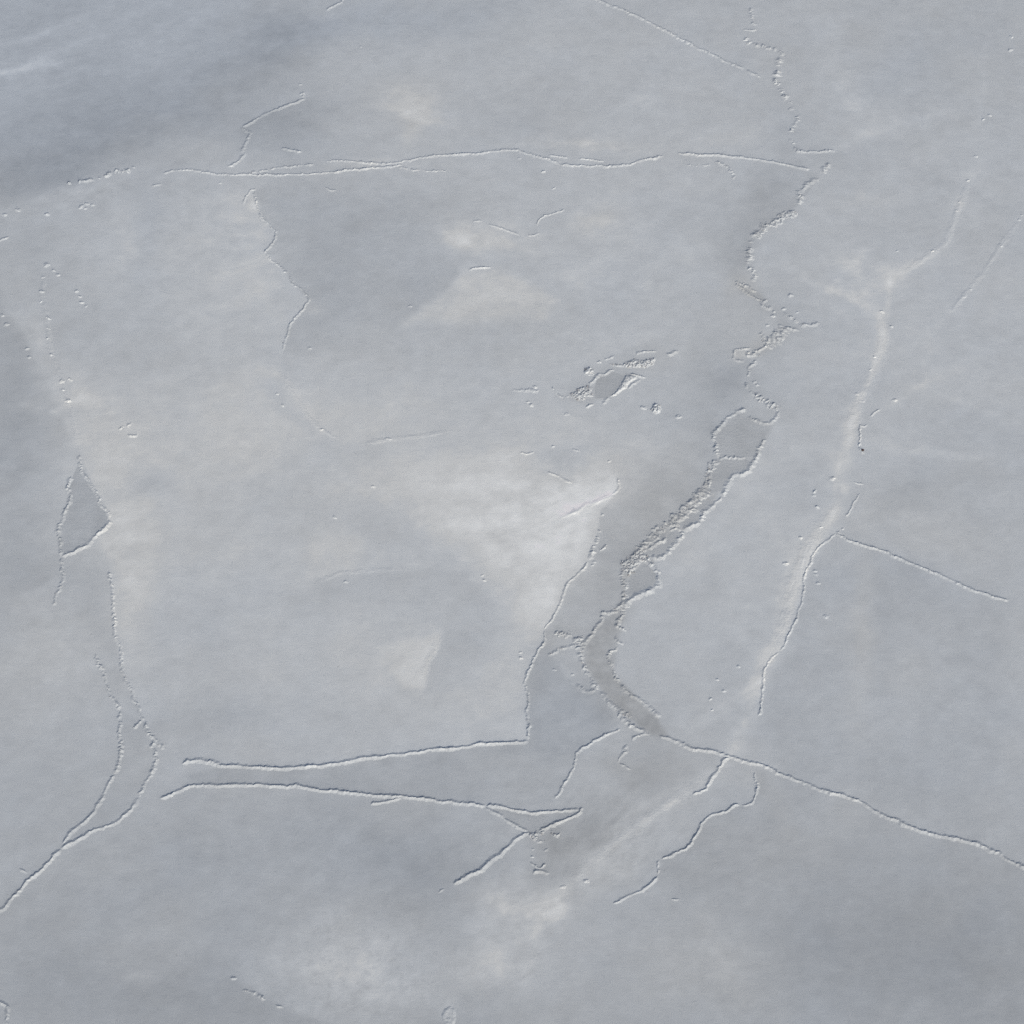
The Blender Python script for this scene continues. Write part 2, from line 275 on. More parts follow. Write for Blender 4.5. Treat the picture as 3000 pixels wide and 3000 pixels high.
# tone that changes sharply at a line and fades away from it: points, amount and reach on the one side, amount and reach on the other
EDGES = [
 ([(1810,1400),(1808,1440),(1760,1500),(1752,1560),(1724,1642),(1680,1692),(1658,1710),(1640,1775),(1594,1846),(1598,1872),(1560,1940),(1540,2000),(1548,2168)], 4.5, 130, -6, 90),
 ([(744,562),(765,640),(810,680),(775,738),(830,790),(855,830),(905,878),(885,910),(845,960),(832,1020)], 4, 120, -6, 170),
 ([(850,1745),(905,1716),(1000,1678),(1200,1666),(1370,1680),(1440,1750)], -4.5, 90, 2.5, 70),
 ([(1296,1845),(1270,1910),(1248,1945),(1243,2010)], 8, 45, -3, 70),
 ([(10,900),(80,1010),(150,1150),(235,1335)], -4.5, 140, 3.5, 90),
 ([(1806,1446),(1770,1460),(1720,1482),(1630,1520)], 6, 40, -4, 60),
 ([(1345,795),(1300,850),(1240,905),(1170,950)], -4, 90, 5, 60),
 ([(2475,1548),(2400,1600),(2378,1645),(2355,1710),(2340,1790),(2298,1892),(2245,1950),(2234,2030),(2222,2095)], 5, 38, -2, 80),
 ([(690,2870),(770,2930),(850,2965),(960,2995),(1100,3040)], -3, 90, 7, 90),
 ([(896,288),(840,310),(780,333),(706,373)], 3, 70, -6, 80),
 ([(2215,2270),(2222,2306),(2202,2352),(2140,2365),(2060,2405),(2030,2465),(1936,2517),(1928,2562)], 2, 60, -6, 130),
 ([(2106,1342),(2078,1392),(2070,1432),(1980,1520),(1866,1612),(1818,1660)], -6, 70, 0, 40),
 ([(2400,524),(2338,600),(2260,655),(2205,710),(2187,775)], -7, 55, 2, 60),
 ([(1550,2172),(1400,2181),(1200,2208),(1000,2237),(840,2252),(640,2243)], 3, 50, -4, 60),
 ([(470,2342),(566,2301),(850,2305),(1100,2330),(1424,2362)], -3, 120, -3, 50),
 ([(1930,2155),(2136,2215),(2280,2264),(2500,2341),(2700,2435),(2900,2490),(3000,2540)], -3, 150, 2, 80),
 ([(318,1673),(330,1780),(335,1866),(361,1966),(426,2114)], -3, 60, 4, 90),
 ([(60,1745),(110,1720),(160,1690)], 5, 90, -3, 60),
]
LEADS = [p[0] for p in POLYS if p[1] == 8]

def survey(x, y):
    """snow brightness (display level, painted vignette included) and warmth at points of the ice"""
    px, py = chart(x, y)
    wx = fbm(x / 26, y / 26, 3, 4) * 26; wy = fbm(x / 26, y / 26, 8, 4) * 26
    ux = fbm(x / 5.5, y / 5.5, 13, 3) * 11; uy = fbm(x / 5.5, y / 5.5, 17, 3) * 11
    qx = px + wx + ux; qy = py + wy + uy
    sx = px + wx * 0.16; sy = py + wy * 0.16
    L = np.full(x.shape, 168.5); wm = np.zeros(x.shape)
    wisp = fbm((x * .93 + y * .37) / 30 + wx * .03, (y * .93 - x * .37) / 11 + wy * .03, 91, 6, .62) + .6 * fbm(x / 9, y / 9, 95, 4, .6)
    MOD = np.clip(1.0 + 1.15 * wisp, 0.25, 1.9); MODN = 0.66 + 0.34 * MOD
    L += -6.0 * sstep(2100, 3000, py) * sstep(-200, 300, px)  # vignette painted into the tone: darker towards the bottom
    wm -= 0.7 * sstep(900, 0, px * 0.5 + py)
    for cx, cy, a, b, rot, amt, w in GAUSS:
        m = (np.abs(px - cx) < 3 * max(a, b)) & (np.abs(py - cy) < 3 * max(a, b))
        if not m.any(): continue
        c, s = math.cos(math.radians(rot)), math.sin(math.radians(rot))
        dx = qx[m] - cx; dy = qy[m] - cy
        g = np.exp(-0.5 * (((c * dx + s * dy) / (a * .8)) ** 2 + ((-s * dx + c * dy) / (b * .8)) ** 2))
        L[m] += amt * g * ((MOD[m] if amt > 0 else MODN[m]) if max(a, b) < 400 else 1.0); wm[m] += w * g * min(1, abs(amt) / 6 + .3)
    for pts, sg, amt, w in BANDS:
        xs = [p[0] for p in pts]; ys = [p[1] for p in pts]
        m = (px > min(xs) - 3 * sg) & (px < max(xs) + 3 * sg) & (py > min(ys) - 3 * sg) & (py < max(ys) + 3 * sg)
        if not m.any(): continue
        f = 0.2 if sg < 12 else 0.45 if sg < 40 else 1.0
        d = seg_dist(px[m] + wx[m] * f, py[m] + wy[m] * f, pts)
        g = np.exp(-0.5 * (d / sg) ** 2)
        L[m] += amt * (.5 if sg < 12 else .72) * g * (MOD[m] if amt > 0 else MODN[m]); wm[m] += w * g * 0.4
    for pts, ft, amt, w in POLYS:
        if ft >= 11: ft = ft * 1.7
        xs = [p[0] for p in pts]; ys = [p[1] for p in pts]
        m = (px > min(xs) - 2 * ft) & (px < max(xs) + 2 * ft) & (py > min(ys) - 2 * ft) & (py < max(ys) + 2 * ft)
        if not m.any(): continue
        k = np.clip(ft / 40.0, 0.05, 1)
        d = poly_sd(px[m] + (wx[m] + ux[m]) * k, py[m] + (wy[m] + uy[m]) * k, pts)
        g = sstep(-ft, ft, d)
        L[m] += amt * g * (0.45 + 0.55 * MOD[m]); wm[m] += w * g * 0.9
    n1 = fbm(x / 70 + 3, y / 70, 21, 5, .55); n2 = fbm((x * .82 + y * .57) / 46, (y * .82 - x * .57) / 15, 31, 5, .55); n3 = fbm(x / 6, y / 6, 41, 3, .6)
    L += 4.5 * n1 + 3.4 * n2 + 2.8 * n3 + 2.0 * fbm(x / 2.8, y / 2.8, 45, 2, .6) + 2.6 * fbm((x * .9 - y * .43) / 22, (y * .9 + x * .43) / 9, 35, 5, .6) * sstep(-.3, .5, n1)
    wm += 0.45 * fbm(x / 30, y / 30, 51, 4)
    for k_, (pts, a1, r1, a2, r2) in enumerate(EDGES):
        loose = k_ in (2, 3, 4, 6, 8, 17); wf = .55 if loose else .10; soft = 14.0 if loose else 3.0
        xs = [p[0] for p in pts]; ys = [p[1] for p in pts]; R = 3.2 * max(r1, r2)
        m = (px > min(xs) - R) & (px < max(xs) + R) & (py > min(ys) - R) & (py < max(ys) + R)
        if not m.any(): continue
        ex_, ey_ = px[m] + (wx[m] + ux[m]) * wf, py[m] + (wy[m] + uy[m]) * wf
        best = np.full(ex_.shape, 1e9); side = np.ones(ex_.shape); along = np.zeros(ex_.shape); n_ = len(pts) - 1
        for i, ((x0, y0), (x1, y1)) in enumerate(zip(pts[:-1], pts[1:])):
            dx, dy = x1 - x0, y1 - y0; L2 = dx * dx + dy * dy
            t0 = ((ex_ - x0) * dx + (ey_ - y0) * dy) / L2; t = np.clip(t0, 0, 1)
            d = np.hypot(ex_ - x0 - t * dx, ey_ - y0 - t * dy)
            b_ = d < best; best = np.where(b_, d, best)
            side = np.where(b_, np.sign(dx * (ey_ - y0) - dy * (ex_ - x0)), side)
            ov = np.where(t0 < 0, -t0, np.where(t0 > 1, t0 - 1, 0)) * math.sqrt(L2) if i in (0, n_ - 1) else np.zeros(ex_.shape)
            if i == 0: ov = np.where(t0 < 0, -t0 * math.sqrt(L2), 0)
            if i == n_ - 1: ov = np.where(t0 > 1, (t0 - 1) * math.sqrt(L2), 0 if i else ov)
            along = np.where(b_, ov, along)
        endf = np.exp(-along / 14.0)
        rr = (0.55 + 0.45 * MOD[m])
        sm_ = sstep(-soft, soft, side * best)
        v_ = sm_ * a1 * np.exp(-best / (r1 * rr)) + (1 - sm_) * a2 * np.exp(-best / (r2 * rr))
        L[m] += v_ * endf
    lead = np.zeros(x.shape)
    for pts in LEADS: lead = np.maximum(lead, sstep(-10, 12, poly_sd(px + wx * .15, py + wy * .15, pts)))
    L += lead * (6.0 * fbm(x / 2.6, y / 2.6, 47, 3, .65) + 3 * fbm(x / 8, y / 8, 48, 3))
    far = sstep(40, 9, np.minimum.reduce([np.minimum(px, 3000 - px) + 100, np.minimum(py, 3000 - py) + 100]))
    # frost-speckled patch near the lower edge
    sp = np.exp(-0.5 * (((px - 1050) / 190) ** 2 + ((py - 2850) / 130) ** 2))
    L += sp * (5 + 9.0 * fbm(x / 4.0, y / 4.0, 61, 5, .75) - 7 * sstep(.45, .7, vnoise(x / 1.8, y / 1.8, 71)))
    ds = np.exp(-0.5 * (((px - 1760) / 180) ** 2 + ((py - 2460) / 110) ** 2))
    L += ds * 12.0 * fbm((x * .62 + y * .78) / 7, (y * .62 - x * .78) / 2.6, 77, 4, .65)
    st = np.exp(-0.5 * (((px - 220) / 330) ** 2 + ((py - 130) / 170) ** 2))
    L += st * 5.0 * fbm((x * .955 + y * .30) / 16, (y * .955 - x * .30) / 3.6, 83, 5, .65)
    return L, np.clip(wm, -1.6, 1.6)

# ------------------------------------------------------------------ the ice sheet
def axis(lo, hi, step):
    core = np.arange(lo, hi + 1e-6, step)
    g = step * 1.35 ** np.arange(1, 34); out = np.cumsum(g); out = out[out < 60000]
    return np.concatenate([lo - out[::-1], core, hi + out]), len(out), len(core)
GX0, GX1, GY0, GY1, GS = -420.0, 420.0, -345.0, 490.0, 0.95
ax, ox, cx_ = axis(GX0, GX1, GS); ay, oy, cy_ = axis(GY0, GY1, GS)
X, Y = np.meshgrid(ax, ay)
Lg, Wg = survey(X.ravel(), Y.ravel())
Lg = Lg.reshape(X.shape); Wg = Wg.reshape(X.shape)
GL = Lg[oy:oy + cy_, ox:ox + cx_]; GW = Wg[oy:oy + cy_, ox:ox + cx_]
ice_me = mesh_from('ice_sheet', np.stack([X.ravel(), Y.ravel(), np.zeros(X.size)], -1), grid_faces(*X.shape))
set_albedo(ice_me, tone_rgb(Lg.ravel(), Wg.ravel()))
ice_me.materials.append(M_ICE)
ice = bpy.data.objects.new('ice_sheet', ice_me); COL.objects.link(ice)
prop(ice, 'vast flat sheet of pale grey snow covered ice', kind='structure')

def tone_at(x, y):
    fx = np.clip((np.asarray(x) - GX0) / GS, 0, cx_ - 1.001); fy = np.clip((np.asarray(y) - GY0) / GS, 0, cy_ - 1.001)
    i = fx.astype(int); j = fy.astype(int); u = fx - i; v = fy - j
    f = lambda G: (G[j, i] * (1 - u) + G[j, i + 1] * u) * (1 - v) + (G[j + 1, i] * (1 - u) + G[j + 1, i + 1] * u) * v
    return f(GL), f(GW)

def mpp(px, py):
    x0, y0 = ground(px - 1, py); x1, y1 = ground(px + 1, py)
    return float(np.hypot(x1 - x0, y1 - y0) / 2)

# ------------------------------------------------------------------ pieces of broken ice
def block_mesh(k):
    r = random.Random(100 + k); bm = bmesh.new()
    for _ in range(11):
        bm.verts.new((r.uniform(-.5, .5) * 1.25, r.uniform(-.5, .5), r.uniform(-.5, .5) * (.55 + .4 * (k % 3) / 2)))
    res = bmesh.ops.convex_hull(bm, input=bm.verts)
    bmesh.ops.delete(bm, geom=list({g for g in res['geom_interior'] + res['geom_unused'] if isinstance(g, bmesh.types.BMVert)}), context='VERTS')
    me = bpy.data.meshes.new('ice_block'); bm.to_mesh(me); bm.free()
    me.materials.append(M_BLOCK if k % 4 else M_BLOCK_GREY)
    return me
BLOCKS = [block_mesh(k) for k in range(10)]

def add_block(parent, x, y, z, s):
    o = bpy.data.objects.new('ice_block', random.choice(BLOCKS)); COL.objects.link(o)
    o.parent = parent
    o.location = (x - parent.location.x, y - parent.location.y, z)
    o.rotation_euler = (random.uniform(-.5, .5), random.uniform(-.5, .5), random.uniform(0, 6.28))
    o.scale = (s * random.uniform(.8, 1.3), s * random.uniform(.8, 1.2), s * random.uniform(.7, 1.15))
    return o

def root_at(name, x, y):
    e = bpy.data.objects.new(name, None); COL.objects.link(e); e.location = (float(x), float(y), 0); e.empty_display_size = 1.0
    return e

def part(name, me, parent):
    o = bpy.data.objects.new(name, me); COL.objects.link(o); o.parent = parent
    return o

# style: width (map units), height (m), lumpiness, gaps, blocks per metre, block size (m), side spread of the blocks
STYLE = {
 'S': (22, 0.78, 0.32, 0.00, 0.16, 0.42, .24),
 'B': (20, 0.71, 0.62, 0.00, 0.22, 0.50, .28),
 'D': (22, 0.82, 0.85, 0.24, 0.18, 0.55, .30),
 'R': (32, 0.64, 1.00, 0.00, 0.80, 0.66, .40),
 'F': (52, 0.42, 0.00, 0.00, 0.00, 0.00, .0),
}
SEED = [0]; CHUNK = [1.0]
def ridge(style, label, pts, wk=1.0, hk=1.0, group=None, name=None, cat=None):
    SEED[0] += 1; sd_ = SEED[0] * 1.37
    w, h, lump, gap, dens, bs, spread = STYLE[style]
    w *= wk * CHUNK[0]; h *= hk * (0.5 + 0.5 * CHUNK[0])
    lump = min(1.0, lump * CHUNK[0]); dens *= CHUNK[0] ** 2
    P = np.array(pts, float)
    gx, gy = ground(P[:, 0], P[:, 1]); Q = np.stack([gx, gy], -1)
    seg = np.hypot(*(Q[1:] - Q[:-1]).T); S = np.concatenate([[0], np.cumsum(seg)]); T = S[-1]
    sc = mpp(*P[len(P) // 2])
    ds = 0.26 if style != 'F' else 0.5
    n = max(8, int(T / ds)); s = np.linspace(0, T, n)
    cx = np.interp(s, S, Q[:, 0]); cy = np.interp(s, S, Q[:, 1])
    k = max(3, int((1.2 if style != 'F' else 6) / ds)) | 1                     # round the corners a little
    if n > 2 * k:
        ker = np.hanning(k + 2)[1:-1]; ker /= ker.sum()
        pad = lambda a: np.convolve(np.concatenate([2 * a[0] - a[1:k // 2 + 1][::-1], a, 2 * a[-1] - a[-k // 2:-1][::-1]]), ker, 'valid')[:n]
        cx, cy = pad(cx), pad(cy)
    tx, ty = np.gradient(cx), np.gradient(cy); tl = np.hypot(tx, ty) + 1e-9; nx, ny = -ty / tl, tx / tl
    W0 = w * sc
    jit = (0.16 if style != 'F' else .05) * W0 * vnoise(s / 5.5, s * 0 + sd_, 1) + (0.11 * (0.6 + lump) * W0 * vnoise(s / 1.5, s * 0 + sd_, 2) if style != 'F' else 0)
    cx = cx + nx * jit; cy = cy + ny * jit
    end = np.minimum(s, T - s); taper = sstep(-0.2, min(2.4 if style != 'F' else 14, T * .5), end)
    H = h * taper * (0.92 + 0.34 * vnoise(s / 9, s * 0 + sd_, 3) + 0.22 * vnoise(s / 3.2, s * 0 + sd_, 13))
    lm = 0.72 + 0.50 * vnoise(s / 0.9, s * 0 + sd_, 4) + 0.40 * vnoise(s / 2.7, s * 0 + sd_, 24) + 0.30 * vnoise(s / .5, s * 0 + sd_, 5)
    H = H * ((1 - lump) + lump * np.clip(lm, 0.06 if gap else 0.34, 1.35))
    if gap: H = H * sstep(-0.55 + gap, -0.2 + gap, vnoise(s / 2.6, s * 0 + sd_, 6) + .12)
    hw = W0 * 0.5 * (0.72 + 0.28 * taper) * (1 + 0.26 * vnoise(s / 4, s * 0 + sd_, 7) + 0.2 * vnoise(s / 1.4, s * 0 + sd_, 17))
    nv = 15 if style != 'F' else 25; v = np.linspace(-1, 1, nv)
    if style == 'R':                                                         # a belt of heaped pieces
        prof = np.clip(1 - np.abs(v) ** 3, 0, 1)
    else:
        prof = np.clip(1 - np.abs(v), 0, 1) ** 1.45
    VX = cx[:, None] + nx[:, None] * hw[:, None] * v; VY = cy[:, None] + ny[:, None] * hw[:, None] * v
    rough = fbm(VX / .95, VY / .95, SEED[0], 3, .6) if style != 'F' else np.zeros(VX.shape)
    if style == 'R':
        Z = H[:, None] * prof * 0.55 + prof * taper[:, None] * 0.75 * h * np.maximum(fbm(VX / 1.5, VY / 1.5, SEED[0] + 9, 3, .6) + .12, -.25) * 1.6
    else:
        Z = H[:, None] * prof * (1 + (0.12 + .55 * lump) * rough)
    Z = Z - 0.035 * (1 - prof) - 0.012
    if style == 'F':
        pr = 0.5 + 0.5 * np.cos(np.pi * v)
        str_ = fbm(s[:, None] / 9 + 0 * v, v[None, :] * W0 / 2.2 + 0 * s[:, None], SEED[0], 4, .6) + .5 * fbm(VX / 1.8, VY / 1.8, SEED[0] + 3, 3, .6)
        Z = H[:, None] * pr * (1 + .55 * str_) - 0.01
    F = grid_faces(n, nv)
    zf = Z.ravel()[F].max(1); F = F[zf > -0.004]
    if len(F) == 0: return None
    use, inv = np.unique(F, return_inverse=True); F = inv.reshape(F.shape)
    V = np.stack([VX.ravel(), VY.ravel(), Z.ravel()], -1)[use]
    mid = n // 2
    rx, ry = cx[mid], cy[mid]
    L, wm = tone_at(V[:, 0], V[:, 1])
    base = np.repeat(prof[None, :], n, 0).ravel()[use] if style != 'F' else 0
    rgb = tone_rgb(L - 1.0 * base, wm); banks = []
    lab = islands(len(V), F); fl = lab[F[:, 0]]; ids, cnt = np.unique(fl, return_counts=True)
    for c_ in ids[cnt >= 10]:
        Fk = F[fl == c_]; uk, ik = np.unique(Fk, return_inverse=True)
        me = mesh_from('snow_bank', V[uk] - np.array([rx, ry, 0]), ik.reshape(Fk.shape))
        set_albedo(me, rgb[uk]); me.materials.append(M_BANK); banks.append(me)
    if style == 'F':
        o = bpy.data.objects.new(name or 'snow_drift', me); COL.objects.link(o); o.location = (rx, ry, 0)
        prop(o, label, cat or 'snow drift', group); return o
    e = root_at(name or 'pressure_ridge', rx, ry)
    prop(e, label, cat or 'ice ridge', group)
    for me in banks: part('snow_bank' if len(banks) == 1 else 'snow_lump', me, e)
    nb = int(min(290, round(T * dens)))
    for q in range(nb):
        i = int(rng.integers(0, n)); off = float(np.clip(rng.normal(0, spread), -.85, .85))
        if H[i] < 0.2 * h and style != 'R': continue
        z = H[i] * max(0, 1 - abs(off)) * (.62 if style != 'R' else .5)
        add_block(e, cx[i] + nx[i] * hw[i] * off, cy[i] + ny[i] * hw[i] * off, z, bs * rng.uniform(.65, 1.35))
    return e

def mound(name, label, pts, h, rough=.5, dens=0.0, bs=.8, cat='snow hummock', group=None, wl=1.1, lift=3.0):
    """a heap with a ragged outline: points in map units"""
    SEED[0] += 1
    P = np.array(pts, float); gx, gy = ground(P[:, 0], P[:, 1]); poly = list(zip(gx, gy))
    x0, x1, y0, y1 = gx.min() - .6, gx.max() + .6, gy.min() - .6, gy.max() + .6
    st = 0.22 if max(x1 - x0, y1 - y0) < 8 else 0.3
    a, b = np.meshgrid(np.arange(x0, x1, st), np.arange(y0, y1, st))
    d = poly_sd(a + .25 * fbm(a / 1.1, b / 1.1, SEED[0], 3), b + .25 * fbm(a / 1.1, b / 1.1, SEED[0] + 5, 3), poly)
    R = min(x1 - x0, y1 - y0) * .5
    m = sstep(-.15, max(.55, min(R * .8, 1.6)), d)
    Z = h * m * (1 - rough * .6 + rough * 1.7 * np.maximum(fbm(a / wl, b / wl, SEED[0] + 11, 4, .6) + .25, -.2)) - .02
    F = grid_faces(*a.shape); F = F[Z.ravel()[F].max(1) > 0.0]
    if len(F) == 0: return None
    use, inv = np.unique(F, return_inverse=True); F = inv.reshape(F.shape)
    V = np.stack([a.ravel(), b.ravel(), Z.ravel()], -1)[use]
    c = V[:, :2].mean(0); L, wm = tone_at(V[:, 0], V[:, 1])
    me = mesh_from('snow_heap', V - np.array([c[0], c[1], 0]), F); set_albedo(me, tone_rgb(L + lift, wm)); me.materials.append(M_BANK)
    area = 0.5 * abs(sum(poly[i][0] * poly[i - 1][1] - poly[i - 1][0] * poly[i][1] for i in range(len(poly))))
    nb = int(min(290, round(area * dens)))
    if nb == 0:
        o = bpy.data.objects.new(name, me); COL.objects.link(o); o.location = (c[0], c[1], 0); return prop(o, label, cat, group)
    e = root_at(name, c[0], c[1]); prop(e, label, cat, group); part('snow_heap', me, e)
    for q in range(nb):
        for _ in range(30):
            x, y = rng.uniform(gx.min(), gx.max()), rng.uniform(gy.min(), gy.max())
            if poly_sd(np.array([x]), np.array([y]), poly)[0] > 0.1: break
        else: continue
        add_block(e, x, y, h * rng.uniform(.25, .7), bs * rng.uniform(.6, 1.35))
    return e

def hummock(px, py, r=7, h=.75, label=None, group=None, asp=1.25, ang=0.0):
    c, s = math.cos(ang), math.sin(ang); pts = []
    for k in range(10):
        t = k / 10 * 2 * math.pi; q = 1.08 * r * random.uniform(.8, 1.15)
        ex, ey = q * asp * math.cos(t), q * .78 * math.sin(t)
        pts.append((px + c * ex - s * ey, py + s * ex + c * ey))
    return mound('snow_hummock', label, pts, h * .8, rough=.45, group=group)

def pan(label, pts, L, warm):
    """a pool of refrozen thin ice closed in by ridges"""
    P = np.array(pts, float); gx, gy = ground(P[:, 0], P[:, 1])
    cx, cy = gx.mean(), gy.mean()
    bm = bmesh.new(); vv = [bm.verts.new((x - cx, y - cy, 0.0)) for x, y in zip(gx, gy)]
    bm.faces.new(vv); bmesh.ops.triangulate(bm, faces=bm.faces[:]); bmesh.ops.recalc_face_normals(bm, faces=bm.faces[:])
    if bm.faces[0].normal.z < 0: bmesh.ops.reverse_faces(bm, faces=bm.faces[:])
    me = bpy.data.meshes.new('refrozen_pan'); bm.to_mesh(me); bm.free()
    set_albedo(me, np.repeat(tone_rgb(np.array([L]), np.array([warm])), len(me.vertices), 0)); me.materials.append(M_LEAD)
    o = bpy.data.objects.new('refrozen_pan', me); COL.objects.link(o); o.location = (cx, cy, 0.006)
    return prop(o, label, 'ice pan')

# ------------------------------------------------------------------ refrozen pans
pan('dark grey triangular ice pan between two ridges near the left edge', [(236,1348),(248,1388),(276,1442),(304,1490),(316,1512),(312,1536),(288,1562),(260,1590),(240,1603),(180,1630),(178,1600),(172,1568),(174,1542),(187,1520),(192,1490),(206,1468),(203,1430),(212,1398)], 160, -0.09)
pan('large grey drop shaped ice pan at the lower bend of the broken channel', [(1888,1652),(1908,1662),(1922,1680),(1928,1702),(1920,1714),(1895,1730),(1866,1745),(1838,1758),(1834,1735),(1838,1705),(1850,1688),(1866,1668)], 159, 0.42)
pan('long grey ice pan on the right of the broken channel above the drop shaped pan', [(1998,1553),(1996,1570),(1982,1592),(1962,1612),(1952,1622),(1918,1632),(1908,1622),(1900,1612),(1918,1601),(1946,1581),(1962,1562),(1978,1548)], 158, 0.48)
pan('short grey ice pan wedged beside the rubble belt of the channel', [(1953,1563),(1946,1574),(1922,1590),(1905,1597),(1925,1580),(1938,1562)], 154, 0.54)
pan('grey ice pan with rounded top halfway down the broken channel', [(2053,1512),(2052,1532),(2028,1540),(1998,1550),(1984,1543),(2000,1528),(2012,1510),(2030,1495),(2045,1496)], 160, 0.42)
pan('narrow grey ice pan at the upper end of the rubble belt', [(2092,1472),(2076,1488),(2058,1508),(2046,1492),(2032,1489),(2050,1470),(2068,1450),(2086,1453)], 160, 0.42)
pan('five sided grey ice pan at the top of the broken channel', [(2160,1209),(2178,1206),(2190,1224),(2238,1241),(2243,1290),(2224,1312),(2215,1340),(2180,1338),(2135,1338),(2108,1342),(2099,1310),(2093,1280),(2098,1264),(2130,1233)], 161, 0.30)
pan('grey ice pan below the short cross ridge in the broken channel', [(2110,1348),(2140,1343),(2182,1343),(2204,1355),(2190,1378),(2160,1389),(2143,1399),(2118,1438),(2098,1440),(2076,1440),(2080,1392),(2088,1362)], 160, 0.42)
pan('dark oval ice pan enclosed by the rubble heaps at centre', [(1820,1098),(1828,1108),(1818,1124),(1808,1142),(1794,1156),(1770,1166),(1745,1168),(1742,1140),(1748,1114),(1770,1099),(1796,1088)], 157, 0.30)
pan('dark sliver shaped ice pan right of the lower parallel ridges', [(1430,2364),(1462,2361),(1500,2371),(1550,2381),(1600,2383),(1650,2377),(1698,2374),(1690,2385),(1658,2398),(1618,2416),(1578,2430),(1552,2434),(1530,2425),(1498,2405),(1460,2383)], 157, 0.12)

# ------------------------------------------------------------------ ridges, upper third
ridge('D', 'broken row of snow lumps on the dark band at upper left', [(188,541),(215,532),(234,533),(262,530),(300,520),(325,508),(345,503),(362,506),(397,488)], 1.05)
ridge('S', 'tiny ridge cut by the top frame edge, left of centre', [(955,32),(975,20),(1000,8),(1008,-14)], .7, .7)
ridge('B', 'left start of the long upper ridge, a low wavy bank', [(475,508),(505,500),(550,497),(580,500),(602,505),(640,511),(690,512),(740,511)], .75, .75)
ridge('B', 'lower strand of the long upper ridge, left half', [(720,513),(780,512),(850,513),(900,510),(960,506),(1000,501),(1060,496),(1130,490),(1180,484)], .75, .8)
ridge('D', 'dashed line of snow bits rising to the upper strand', [(720,512),(750,503),(785,497),(835,489),(890,483),(930,480)], .7, .7)
ridge('B', 'upper strand of the long upper ridge, with a peaked middle', [(952,474),(1000,470),(1060,476),(1130,480),(1200,470),(1240,460),(1280,456),(1350,453),(1410,448),(1460,443),(1490,438),(1515,440),(1555,453),(1600,465),(1640,482)], .85, .85)
ridge('B', 'sagging right half of the long upper ridge beside pale snow', [(1640,484),(1700,485),(1760,486),(1820,486),(1860,478),(1900,465),(1946,456)], .85, .85)
ridge('S', 'thin short ridge lying above the sagging part of the long upper ridge', [(1605,455),(1640,459),(1668,462)], .6, .6)
ridge('S', 'thin second ridge just above the sagging stretch, further right', [(1695,465),(1735,469),(1772,473)], .6, .6)
ridge('D', 'faint dashed ridge below the lower strand of the upper ridge', [(1165,489),(1200,497),(1260,500),(1315,501)], .6, .5)
ridge('S', 'right end of the long upper ridge, running to the dotted ridge', [(1985,448),(2050,455),(2100,455),(2160,460),(2220,466),(2290,480),(2330,488),(2374,498)], .75, .85)
ridge('D', 'hooked little ridge under the right end of the long upper ridge', [(2095,470),(2112,478),(2125,487),(2138,500),(2150,512),(2146,525),(2138,536)], .85, .8)
ridge('D', 'flat dashes of snow left of the hooked little ridge', [(2005,480),(2045,486),(2092,483)], .6, .55)
ridge('S', 'slanted ridge rising to the right, upper left quarter', [(896,288),(870,300),(840,310),(808,321),(780,333),(750,350),(720,368),(706,373)], .8, .8)
ridge('D', 'bits of broken snow at the right tip of the slanted upper left ridge', [(892,268),(882,276),(894,286)], .8, .7)
ridge('B', 'crooked ridge dropping from the slanted ridge to the long upper ridge', [(706,373),(735,388),(726,404),(720,420),(713,436),(715,450),(700,468),(684,482),(668,492)], .95, .8)
ridge('S', 'short dark dash of a ridge right of the crooked ridge', [(822,434),(850,439),(886,446)], .75, .75)
ridge('S', 'short low ridge below the left start of the long upper ridge', [(440,546),(458,544),(475,538)], .7, .7)
ridge('S', 'small curved snow lip under the lower strand, above the grey flat', [(953,547),(968,556),(987,558)], .6, .6)
ridge('B', 'little bank on the left of a pale snow patch atop the zigzag ridge', [(750,552),(734,560),(720,576),(713,598)], .8, .8)
ridge('B', 'long zigzag ridge running down the upper left quarter', [(744,562),(752,600),(760,625),(765,640),(785,655),(810,680),(806,700),(790,722),(775,738),(790,760),(812,775),(830,790),(848,812),(856,830),(878,846),(895,860),(905,878),(896,896),(885,910),(866,930),(850,950),(842,980),(832,1010),(830,1028)], .68, .72)
ridge('S', 'short ridge entering at the left edge of the upper third', [(-12,712),(10,700),(26,693)], .8, .8)
ridge('S', 'long straight ridge running down from the top edge, right of centre', [(1735,-8),(1755,2),(1830,30),(1900,65),(1960,95),(2000,117),(2060,148),(2110,172),(2150,190),(2180,204)], .8, .95)
ridge('S', 'short detached lower end of the straight ridge from the top edge', [(2186,205),(2208,217),(2228,229)], .8, .95)
ridge('D', 'column of snow lumps starting at the top edge, right of centre', [(2188,0),(2190,14),(2200,30),(2202,42),(2206,60),(2208,78)], 1.0, .9)
ridge('S', 'short level dash across the column of lumps near the top', [(2174,87),(2195,89),(2220,88)], .7, .8)
ridge('D', 'lumpy dotted ridge slanting right below the level dash', [(2188,108),(2192,122),(2214,136),(2232,134),(2250,140),(2268,144),(2286,150),(2298,164)], 1.25, .95)
ridge('D', 'dotted ridge of small snow lumps winding down at upper right', [(2284,168),(2280,190),(2274,222),(2270,240),(2282,252),(2290,270),(2302,288),(2318,300),(2312,314),(2326,324)], 1.2, .95)
ridge('D', 'lower bend of the dotted ridge, curving down to a level bank', [(2338,338),(2334,356),(2324,366),(2314,385),(2316,404),(2322,426)], 1.0, .85)
ridge('B', 'level lumpy bank pointing right at the foot of the dotted ridge', [(2324,430),(2340,442),(2360,445),(2390,446),(2420,443),(2448,444)], .9, .9)
